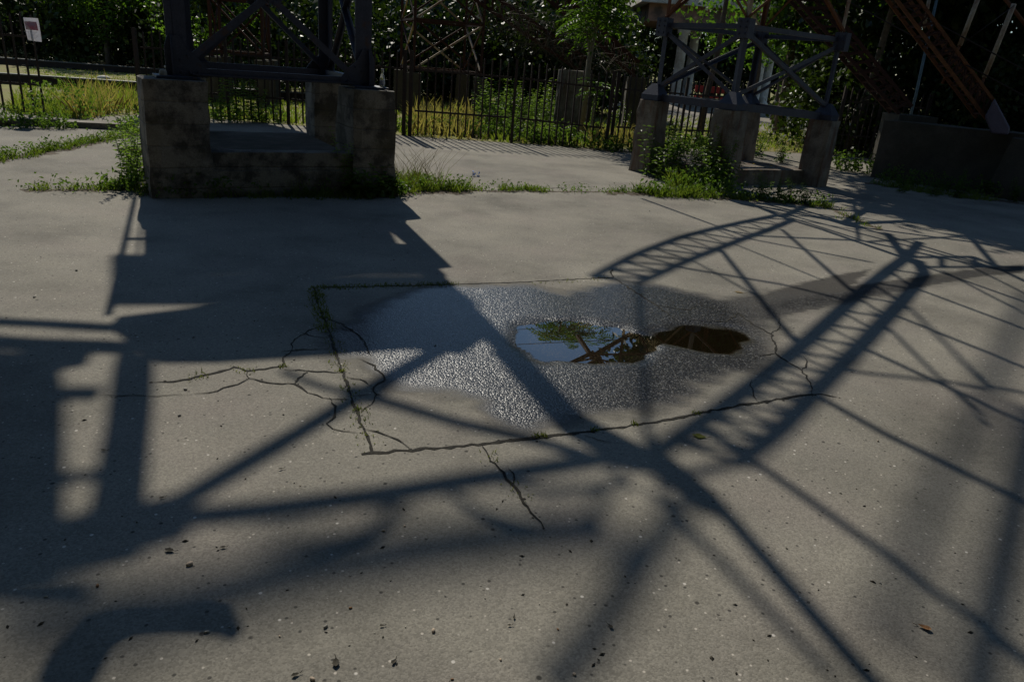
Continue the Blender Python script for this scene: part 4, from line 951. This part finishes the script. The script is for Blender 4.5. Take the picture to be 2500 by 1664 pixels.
for k in range(16):
    a = k * 2.4; frond(cr, p + Vector((0, 0, R.uniform(-.25, .05))), Vector((math.cos(a), math.sin(a), R.uniform(0, .5))), R.uniform(.4, .6), 9, .05)
cr.build('fronds', 'ail_leaf', t)

# grass and weeds ------------------------------------------------
def blades(mb, g, n, rad, h, w=.010, lean=.5):
    for k in range(n):
        a = R.uniform(0, 2 * PI); r_ = rad * math.sqrt(R.random()); p = Vector((g.x + r_ * math.cos(a), g.y + r_ * math.sin(a), 0))
        mb.blade(p, Vector((R.gauss(0, lean), R.gauss(0, lean), 1)), h * R.uniform(.4, 1.2), w)
def path_grass(mb, pts, step, width, h, n, w=.010, lean=.5):
    P = [G(*p) for p in pts]
    for p, q in zip(P, P[1:]):
        m = max(1, int((q - p).length / step))
        for i in range(m):
            v = p.lerp(q, (i + R.random()) / m)
            v = v + Vector((R.gauss(0, width), R.gauss(0, width), 0)); k = R.random()
            blades(mb, v, int(n * (.4 + k)), .06, h * (.35 + k), w, lean)
gm = MB()
path_grass(gm, [(55, 464), (150, 462), (250, 462), (325, 460)], .03, .05, .09, 9)
path_grass(gm, [(240, 462), (300, 458), (335, 462)], .02, .08, .14, 10)
path_grass(gm, [(-40, 398), (100, 372), (200, 352), (300, 332)], .025, .09, .13, 10)
path_grass(gm, [(960, 468), (1060, 462), (1155, 464)], .014, .10, .15, 12)
path_grass(gm, [(965, 455), (1040, 440)], .014, .12, .22, 10)
path_grass(gm, [(1160, 464), (1200, 465)], .04, .04, .08, 8)
path_grass(gm, [(1220, 464), (1270, 462), (1330, 468)], .018, .05, .10, 11)
path_grass(gm, [(1380, 466), (1430, 466)], .05, .03, .05, 6); path_grass(gm, [(1480, 468), (1560, 470)], .025, .05, .08, 8)
path_grass(gm, [(1560, 470), (1640, 478), (1720, 476)], .010, .14, .18, 12)
path_grass(gm, [(1640, 455), (1720, 455)], .012, .12, .30, 12)
path_grass(gm, [(1720, 480), (1800, 486), (1880, 490), (1960, 498), (2020, 505)], .02, .08, .12, 9)
path_grass(gm, [(2020, 505), (2080, 535), (2140, 560)], .05, .06, .08, 6)
path_grass(gm, [(345, 470), (500, 475), (650, 478), (800, 480), (960, 472)], .012, .10, .12, 10)
path_grass(gm, [(620, 470), (760, 478)], .014, .10, .28, 9, .007, .35)
path_grass(gm, [(2130, 448), (2250, 470), (2420, 490)], .02, .10, .15, 9)
tag(gm.build('grass_tufts', 'grass'), 'green grass growing along the pavement joints and tower bases', 'grass', kind='stuff')
ms = MB()
path_grass(ms, [(768, 704), (900, 699), (1120, 693)], .012, .012, .022, 7, .006); path_grass(ms, [(766, 704), (780, 750), (802, 810)], .010, .012, .026, 8, .006); path_grass(ms, [(802, 810), (830, 890), (875, 1005), (905, 1095)], .03, .01, .018, 6, .005)
path_grass(ms, [(1300, 692), (1480, 680)], .07, .01, .02, 6, .006); path_grass(ms, [(490, 916), (470, 924)], .012, .012, .035, 9, .006); path_grass(ms, [(620, 902), (580, 900)], .02, .012, .022, 8, .006); path_grass(ms, [(1192, 1112), (1202, 1120)], .012, .010, .022, 9, .005); path_grass(ms, [(1262, 1190), (1272, 1208)], .012, .010, .02, 9, .005)
for x, y in ((1310, 1066), (1450, 1050), (1550, 1036), (1700, 1008), (1330, 1064), (872, 1000), (833, 905), (690, 895)): blades(ms, G(x, y), 26, .025, .022, .005)
tag(ms.build('joint_moss', 'moss'), 'yellow green moss and tiny grass in the pavement joints', 'moss', kind='stuff')
# lawn blades behind the fence
lg = MB(); dg = MB()
for i in range(15000):
    y = 14.6 + 17 * R.random() ** 1.6; x = R.uniform(-.62 * y - 1, .42 * y)
    if y < fence_y(x) + .03 and x > FP[0][0] - .3: continue
    px, py = PX((x, y, .05))
    dry = (1000 < px < 1165 and y < 22) or (180 < px < 335 and y < 19.5) or (1440 < px < 1560 and y < 19)
    tgt = dg if (dry and R.random() < (.88 if px > 700 else .5)) or R.random() < .08 else lg
    hh = (R.uniform(.07, .16) if y > 17.5 else R.uniform(.12, .3)) if not dry else R.uniform(.35, .7)
    if px < 420 and py < 205 and not dry: hh *= .45
    for k in range(2): tgt.blade(Vector((x + R.gauss(0, .04), y + R.gauss(0, .04), 0)), Vector((R.gauss(0, .35), R.gauss(0, .35), 1)), hh * R.uniform(.7, 1.2), .018 + .0006 * y)
tag(lg.build('lawn_grass', 'grass'), 'unmown green grass on the lawn behind the fences', 'grass', kind='stuff')
tag(dg.build('dry_lawn_grass', 'drygrass'), 'straw coloured dry grass patches behind the fences', 'grass', kind='stuff')
# low weeds along the fence foot
gc = MB()
def leafmass(mb, pts, step, width, h, n, l):
    P = [G(*p) for p in pts]
    for p, q in zip(P, P[1:]):
        m = max(1, int((q - p).length / step))
        for i in range(m):
            v = p.lerp(q, (i + R.random()) / m) + Vector((R.gauss(0, width), R.gauss(0, width), 0)); hh = h * R.uniform(.3, 1.2)
            for k in range(n):
                z = hh * R.random() ** .7
                mb.leaf(v + Vector((R.gauss(0, .07), R.gauss(0, .07), z)), rand_dir(-.1), rand_dir(1.0), l * R.uniform(.6, 1.3), l * .55)
leafmass(gc, [(965, 318), (1080, 326), (1250, 341), (1330, 349)], .05, .10, .32, 26, .08)
leafmass(gc, [(1250, 343), (1330, 350), (1460, 362)], .045, .14, .55, 30, .09)
leafmass(gc, [(1460, 368), (1560, 372)], .05, .15, .32, 22, .08)
leafmass(gc, [(1590, 372), (1720, 380), (1800, 384)], .05, .2, .5, 26, .09)
leafmass(gc, [(1950, 400), (2030, 412), (2130, 425)], .05, .25, .4, 24, .09)
leafmass(gc, [(0, 310), (100, 312), (190, 316)], .05, .06, .25, 20, .07); leafmass(gc, [(110, 296), (190, 300)], .05, .25, .75, 26, .09); leafmass(gc, [(0, 300), (60, 302)], .06, .1, .3, 20, .08)
leafmass(gc, [(350, 290), (500, 292), (700, 300)], .08, .15, .35, 20, .08)
leafmass(gc, [(2140, 440), (2260, 462), (2480, 488)], .05, .10, .3, 18, .07)
leafmass(gc, [(290, 455), (330, 462)], .03, .10, .25, 18, .07); leafmass(gc, [(420, 478), (560, 480)], .05, .08, .22, 14, .07); leafmass(gc, [(900, 478), (970, 476)], .03, .10, .28, 18, .08)
leafmass(gc, [(310, 320), (345, 330)], .03, .1, .3, 18, .07)
for pts, st_, l_ in (([(60, 464), (320, 461)], .06, .045), ([(-30, 396), (300, 333)], .06, .05), ([(965, 462), (1150, 463)], .03, .055), ([(1160, 465), (1330, 467)], .05, .04), ([(1340, 468), (1560, 471)], .07, .035), ([(1560, 472), (1800, 482)], .03, .07), ([(1820, 484), (2020, 503)], .04, .06), ([(345, 474), (960, 476)], .04, .055)):
    leafmass(gc, pts, st_, .05, l_ * 3.2, 9, l_)
leafmass(gc, [(1640, 452), (1770, 474)], .03, .16, .34, 14, .08)
tag(gc.build('ground_weeds', 'weed'), 'low leafy weeds growing along the fence feet and pier bases', 'weeds', kind='stuff')

# individual weeds
def weed_plant(name, label, cat, h, n_st, l, mat, seed, spread=.18, umb=None):
    rr = random.Random(seed); t = empty(name, (0, 0, 0), label, cat); st = MB(); lf = MB(); fl_ = MB()
    for k in range(n_st):
        a = rr.uniform(0, 2 * PI); ln = rr.uniform(.1, .45) * spread / .18; hh = h * rr.uniform(.65, 1.1); b = Vector((rr.gauss(0, spread * .4), rr.gauss(0, spread * .4), 0)); tip = b + Vector((math.cos(a) * ln * hh, math.sin(a) * ln * hh, hh)); mid = b.lerp(tip, .5) + Vector((0, 0, hh * .06))
        st.tube([b, mid, tip], [.007, .005, .002], 4, False); m = int(hh / (l * .55)) + 2
        for i in range(1, m + 1):
            f_ = i / m; p = b.lerp(mid, f_ * 2) if f_ < .5 else mid.lerp(tip, f_ * 2 - 1)
            for s in (0, PI):
                aa = i * 1.57 + s + rr.uniform(-.4, .4); ll = l * (1.15 - .55 * f_) * rr.uniform(.75, 1.2)
                lf.leaf(p, Vector((math.cos(aa), math.sin(aa), rr.uniform(-.3, .5))), Vector((0, 0, 1)), ll, ll * .48, .2)
        if umb:
            for q in range(14): fl_.leaf(tip + Vector((rr.gauss(0, .05), rr.gauss(0, .05), rr.uniform(-.03, .05))), Vector((rr.gauss(0, 1), rr.gauss(0, 1), .5)), Vector((0, 0, 1)), .03, .03)
    st.build('stem', mat, t); lf.build('leaves', mat, t)
    if umb: fl_.build('flowers', umb, t)['kind'] = 'stuff'
    return t
wp = [weed_plant('nettle_plant', 'x', 'plant', .75, 7, .13, 'weed', 1), weed_plant('tall_weed', 'x', 'plant', 1.2, 4, .14, 'bright_weed', 2, .16), weed_plant('broadleaf_weed', 'x', 'plant', .45, 5, .22, 'weed', 3), weed_plant('umbel_weed', 'x', 'plant', .95, 7, .10, 'weed', 4, .2, 'moss')]
usedw = set()
def pw(k, px, py, s, label, group, sz=None):
    if k in usedw: o = copy_tree(wp[k])
    else: o = wp[k]; usedw.add(k)
    g = G(px, py); o.location = (g.x, g.y, 0); o.scale = (s, s, sz or s); o.rotation_euler = (0, 0, R.uniform(0, 6.28)); o['label'] = label; o['group'] = group
gN = 'nettles at the foot of the right tower'
for px, py, s in ((1590, 432, 1.0), (1615, 440, .95), (1640, 425, 1.05), (1660, 445, .8), (1690, 432, .9), (1575, 410, .8), (1650, 410, 1.0), (1750, 470, .9), (1775, 465, .8), (1735, 455, 1.0)): pw(0, px, py, s, 'leafy nettle plant growing among the front piers of the right tower', gN)
for px, py, s in ((1735, 452, .85), (1760, 458, .9), (1720, 448, .75)): pw(3, px, py, s, 'yellow green umbel weed in front of the middle pier of the right tower', 'umbel weeds at the middle pier')
for px, py, s in ((1870, 478, .4), (1900, 488, .42), (1930, 490, .45), (1960, 498, .4), (1850, 485, .45)): pw(0, px, py, s, 'small weed beside the foot of the right front pier of the right tower', 'small weeds along the right slab')
for px, s in tuple((1172 + 9.1 * i + R.uniform(-4, 4), R.uniform(.7, 1.05)) for i in range(30)) + ((1165, .95), (1190, 1.0), (1215, .9), (1240, 1.0), (1270, .9), (1295, .95), (1330, .8), (1360, .9), (1385, .95), (1410, .8), (1440, .7), (1500, .7), (1530, .7), (1180, .8), (1225, .7), (1310, .7)): pw(1, px, R.uniform(296, 328), s * .95, 'tall upright weed standing behind the fence between the towers', 'tall weeds behind the fence')
for px, py, s in ((318, 452, .8), (330, 440, .9), (338, 456, .7), (342, 430, .8), (322, 425, .6)): pw(1, px, py, s * .8, 'tall green weed growing against the left side of the left pier', 'weeds against the left pier')
for px, py, s in ((400, 478, .8), (455, 480, .7), (905, 482, .8), (935, 474, .75), (855, 478, .7), (965, 478, .6)): pw(2, px, py, s, 'broad leaved weed at the foot of the left tower base', 'weeds at the left tower base')
pw(1, 845, 474, .62, 'single thin weed growing up beside the right front pier of the left tower', 'weeds at the left tower base')
for px, s in ((540, .85), (575, .95), (615, .9), (640, .7)): pw(1, px, 300, s, 'dark weed seen under the base beam of the left tower', 'weeds under the left tower')
for px, py, s in ((1790, 372, .7), (1850, 385, .8), (1900, 398, .7)): pw(0, px, py, s, 'pale leaved weed behind the slab of the right tower', 'weeds behind the right slab')
for px, py, s in ((2200, 470, .5), (2280, 480, .5), (2330, 482, .6), (2470, 492, .5)): pw(0, px, py, s, 'dim weed at the foot of the dark right wall', 'weeds at the right wall')
# wispy dry stalks right of the left pier
ds = MB()
for k in range(70):
    g = G(R.uniform(965, 1075), R.uniform(440, 466)); a = R.uniform(0, 2 * PI); d = Vector((math.cos(a) * .5, math.sin(a) * .5, 1)); l = R.uniform(.25, .65); ds.tube([g, g + d * l * .5, g + d * l + Vector((d.x, d.y, -.1)) * l * .4], [.0028, .0022, .001], 3, False)
tag(ds.build('wispy_stalks', 'drygrass'), 'wispy dry stalks rising from the grass right of the left tower base', 'stalks', kind='stuff')
yf = MB()
for x, y in ((1840, 400), (1858, 418), (1840, 426), (1800, 430), (1882, 405)):
    g = G(x, y, .3)
    for k in range(7): a = k * .9; yf.leaf(g, Vector((math.cos(a), math.sin(a), .25)), Vector((0, 0, 1)), .028, .016)
    pass
tag(yf.build('yellow_flowers', 'yellow'), 'tiny yellow flowers dotted round the slab of the right tower', 'flowers', kind='stuff')

# ------------------------------------------------------------------ small things
def lathe(prof, n=16):
    mb = MB()
    for r_, z in prof:
        for k in range(n): a = 2 * PI * k / n; mb.v.append((r_ * math.cos(a), r_ * math.sin(a), z))
    for i in range(len(prof) - 1):
        for k in range(n): mb.f.append((i * n + k, i * n + (k + 1) % n, (i + 1) * n + (k + 1) % n, (i + 1) * n + k))
    mb.f.append(tuple(range(n))[::-1]); mb.f.append(tuple((len(prof) - 1) * n + k for k in range(n))); return mb
bp = LC[1] + e1 * .19 - e2 * .06
bo = empty('glass_bottle', bp + Vector((0, 0, ZB - .008)), 'clear glass bottle standing on the right front pier of the left tower', 'bottle')
ob = lathe([(.030, 0), (.033, .012), (.033, .11), (.030, .14), (.016, .18), (.0135, .225), (.016, .23), (.016, .236)]).build('glass_body', 'glass', None, True); ob.parent = bo
ob = lathe([(.0165, .212), (.0175, .214), (.0175, .238), (.015, .24)]).build('cap', 'white', None, True); ob.parent = bo
ob = lathe([(.0338, .05), (.0340, .052), (.0340, .105), (.0338, .107)]).build('label_band', 'paper', None, True); ob.parent = bo
def rock(name, mat, loc, sx, sy, sz, seed, rot=0, amp=.16, sub=2):
    import bmesh
    bm = bmesh.new(); bmesh.ops.create_icosphere(bm, subdivisions=sub, radius=1); rr = random.Random(seed); k = [rr.uniform(-3, 3) for _ in range(6)]
    for v in bm.verts:
        c = v.co; f_ = 1 + amp * math.sin(c.x * 2.3 + k[0] + c.y * k[3] * .6) * math.cos(c.z * 2.1 + k[1]) + amp * .5 * math.sin(c.y * 4 + k[2] + c.x * k[4])
        v.co = Vector((c.x * sx, c.y * sy, c.z * sz)) * f_
    me = bpy.data.meshes.new(name); bm.to_mesh(me); bm.free(); me.polygons.foreach_set('use_smooth', [True] * len(me.polygons)); me.materials.append(MAT[mat])
    o = bpy.data.objects.new(name, me); C.objects.link(o); o.location = loc; o.rotation_euler = (0, 0, rot); return o
g = G(866, 470); tag(rock('pale_rock', 'stone', (g.x, g.y, .05), .085, .06, .062, 4, .5, .2, 3), 'fist sized pale rock on the pavement before the right front pier of the left tower', 'rock')
g = LC[0] - e1 * .14 - e2 * .1; tag(rock('white_stone', 'stone', (g.x, g.y, ZB + .03), .045, .04, .055, 8, .2, .25, 3), 'small whitish stone sitting on top of the left front pier', 'rock')
mb = MB(); g = G(1162, 431)
for k in range(14):
    a, b = R.uniform(0, 6.28), R.uniform(.02, .06); p = g + Vector((math.cos(a) * .05, math.sin(a) * .03, R.uniform(.005, .05))); mb.leaf(p, rand_dir(.1), rand_dir(.5), .05, .035)
tag(mb.build('crushed_wrapper', 'foil'), 'crumpled blue and silver wrapper near the grass between the towers', 'litter')
# pebbles
PEB = [(463,1378,.022,'pebble'),(936,1296,.013,'pebble'),(988,1284,.010,'pebble'),(1058,1540,.016,'pebble'),(238,1430,.014,'brown'),(505,1543,.014,'stone'),(112,1457,.011,'stone'),(795,1530,.016,'stone'),(1676,1270,.010,'stone'),(453,951,.020,'stone'),(438,1015,.016,'stone'),(187,661,.022,'stone'),(84,726,.018,'stone'),(100,628,.013,'stone'),(2149,1423,.008,'stone'),(718,1178,.009,'stone'),(733,1186,.007,'pebble'),(715,1084,.007,'stone'),(2143,1077,.012,'pebble'),(1586,516,.018,'stone'),(763,1658,.016,'pebble'),(683,1553,.008,'pebble'),(1317,1474,.006,'stone'),(1174,1430,.005,'stone'),(496,1404,.006,'stone'),(855,1405,.006,'stone'),(1222,1610,.009,'pebble'),(960,1612,.013,'stone'),(1104,1658,.009,'brown'),(1362,1536,.008,'brown'),(692,1012,.010,'stone'),(1402,1646,.012,'pebble'),(1184,1460,.006,'stone'),(1087,1455,.006,'stone'),(1943,1061,.007,'stone'),(2016,1020,.006,'stone'),(640,1260,.006,'stone'),(560,1530,.006,'stone'),(915,1545,.005,'stone'),(990,1530,.006,'stone'),(856,1484,.010,'brown'),(1550,1422,.006,'stone'),(1775,1360,.006,'stone')]
SP = {}
for i, (x, y, r_, mt) in enumerate(PEB):
    g = G(x, y)
    r_ *= .62; o = rock('pebble', mt, (g.x, g.y, r_ * .35), r_, r_ * R.uniform(.5, .75), r_ * .55, i, R.uniform(0, 3), .1)
    if i == 0: tag(o, 'largest smooth cream pebble on the bright asphalt at lower left', 'pebble', 'pebbles on the asphalt')
    elif mt == 'stone': tag(o, 'small whitish stone lying loose on the grey asphalt', 'pebble', 'pebbles on the asphalt')
    elif mt == 'pebble': tag(o, 'small cream rounded pebble lying on the grey asphalt', 'pebble', 'pebbles on the asphalt')
    else: tag(o, 'small brown nugget lying on the grey asphalt', 'pebble', 'pebbles on the asphalt')
# fallen leaves
def dead_leaf(name, x, y, l, mat, label, rot, curl=.5):
    l *= .75 if mat == 'dead' else 1.0; g = G(x, y); mb = MB(); d = Vector((math.cos(rot), math.sin(rot), 0)); s = Vector((-d.y, d.x, 0)); n = 6
    for i in range(n + 1):
        f_ = i / n; w = l * .28 * math.sin(PI * min(1, .08 + f_ * .95)) * R.uniform(.7, 1.2); zc = .004 + curl * l * (f_ - .5) ** 2 * R.uniform(.6, 1.3)
        c = g + d * l * (f_ - .5)
        mb.v += [tuple(c - s * w + Vector((0, 0, zc + curl * w * .8))), tuple(c + Vector((0, 0, zc))), tuple(c + s * w + Vector((0, 0, zc + curl * w * .9)))]
    for i in range(n):
        for k in range(2): mb.f.append((i * 3 + k, i * 3 + k + 1, (i + 1) * 3 + k + 1, (i + 1) * 3 + k))
    mb.tube([g + d * l * .48 + Vector((0, 0, .004)), g + d * l * .8 + s * l * .1 + Vector((0, 0, .008))], .0012, 4)
    return tag(mb.build(name, mat), label, 'leaf', 'fallen leaves on the asphalt')
dead_leaf('fallen_leaf', 2255, 1533, .045, 'brown', 'curled orange brown leaf on the asphalt at lower right', 2.6)
dead_leaf('fallen_leaf', 1708, 1066, .075, 'moss', 'yellowish green leaf lying just below the slab joint', -.2, .15)
dead_leaf('fallen_leaf', 1805, 714, .08, 'drygrass', 'pale straw coloured leaf above the wet patch', -.3, .1)
for x, y, l, rot, lab in ((415, 1345, .05, -.1, 'dark twisted leaf right of the soft left shadows'), (545, 1337, .03, .3, 'dark curled leaf beside the cream pebble shadow'), (820, 1618, .05, 1.8, 'large dark crumpled leaf at the bottom edge'), (962, 1616, .03, 1.2, 'thin dark leaf stalk at the bottom edge'), (396, 1216, .03, .6, 'dark leaf scrap in the corner of the left shadow'), (1490, 1530, .03, 2.2, 'dark leaf scrap on the slanting shadow at bottom'), (254, 1100, .035, .1, 'small black leaf inside the left shadow strip'), (686, 1146, .03, .5, 'small dark leaf below the cracked corner'), (722, 1648, .035, .6, 'brown flat leaf at the bottom edge'), (1255, 1508, .022, 1.5, 'small dark arched leaf in the lower middle'), (1244, 1527, .02, .2, 'tiny dark leaf in the lower middle'), (933, 1528, .022, .2, 'thin dark sliver leaf in the lower middle')):
    dead_leaf('fallen_leaf', x, y, l, 'dead', lab, rot, .4)

# overhead wires (mirrored in the puddle)
for lab, a, b in (('upper thin black overhead wire behind the yard', (1240, 842), (1320, 838)), ('lower thin black overhead wire behind the yard', (1240, 806), (1320, 801))):
    p, q = refl(*a, 22), refl(*b, 20); d = q - p
    o = MB().tube([p - d * 6, p, q, q + d * 8], .012, 5).build('overhead_wire', 'iron', None, True); tag(o, lab, 'wire')

# ------------------------------------------------------------------ light
w = bpy.data.worlds.new('World'); scene.world = w; w.use_nodes = True; nt = w.node_tree
sky = nt.nodes.new('ShaderNodeTexSky'); sky.sky_type = 'NISHITA'; sky.sun_disc = False; sky.sun_elevation = SUN_EL; sky.sun_rotation = SUN_AZ; sky.air_density = 1.0; sky.dust_density = 0.0; sky.ozone_density = 2.5
nt.links.new(mixc(nt, 1.0, sky.outputs[0], (0.98, 1.0, 0.99), 'MULTIPLY'), nt.nodes['Background'].inputs[0]); nt.nodes['Background'].inputs[1].default_value = 0.08
sl_ = bpy.data.lights.new('sun', 'SUN'); sl_.energy = 3.9; sl_.angle = math.radians(.53); sl_.color = (1, .94, .82)
so_ = bpy.data.objects.new('sun', sl_); C.objects.link(so_); so_.rotation_euler = (-SUN).to_track_quat('-Z', 'Y').to_euler(); so_.location = (0, 0, 40)
scene.view_settings.view_transform = 'Standard'; scene.view_settings.look = 'None'; scene.view_settings.exposure = 0.0; scene.view_settings.gamma = 1.0
scene.cycles.max_bounces = 8; scene.cycles.transparent_max_bounces = 8; scene.cycles.caustics_refractive = False; scene.cycles.caustics_reflective = False
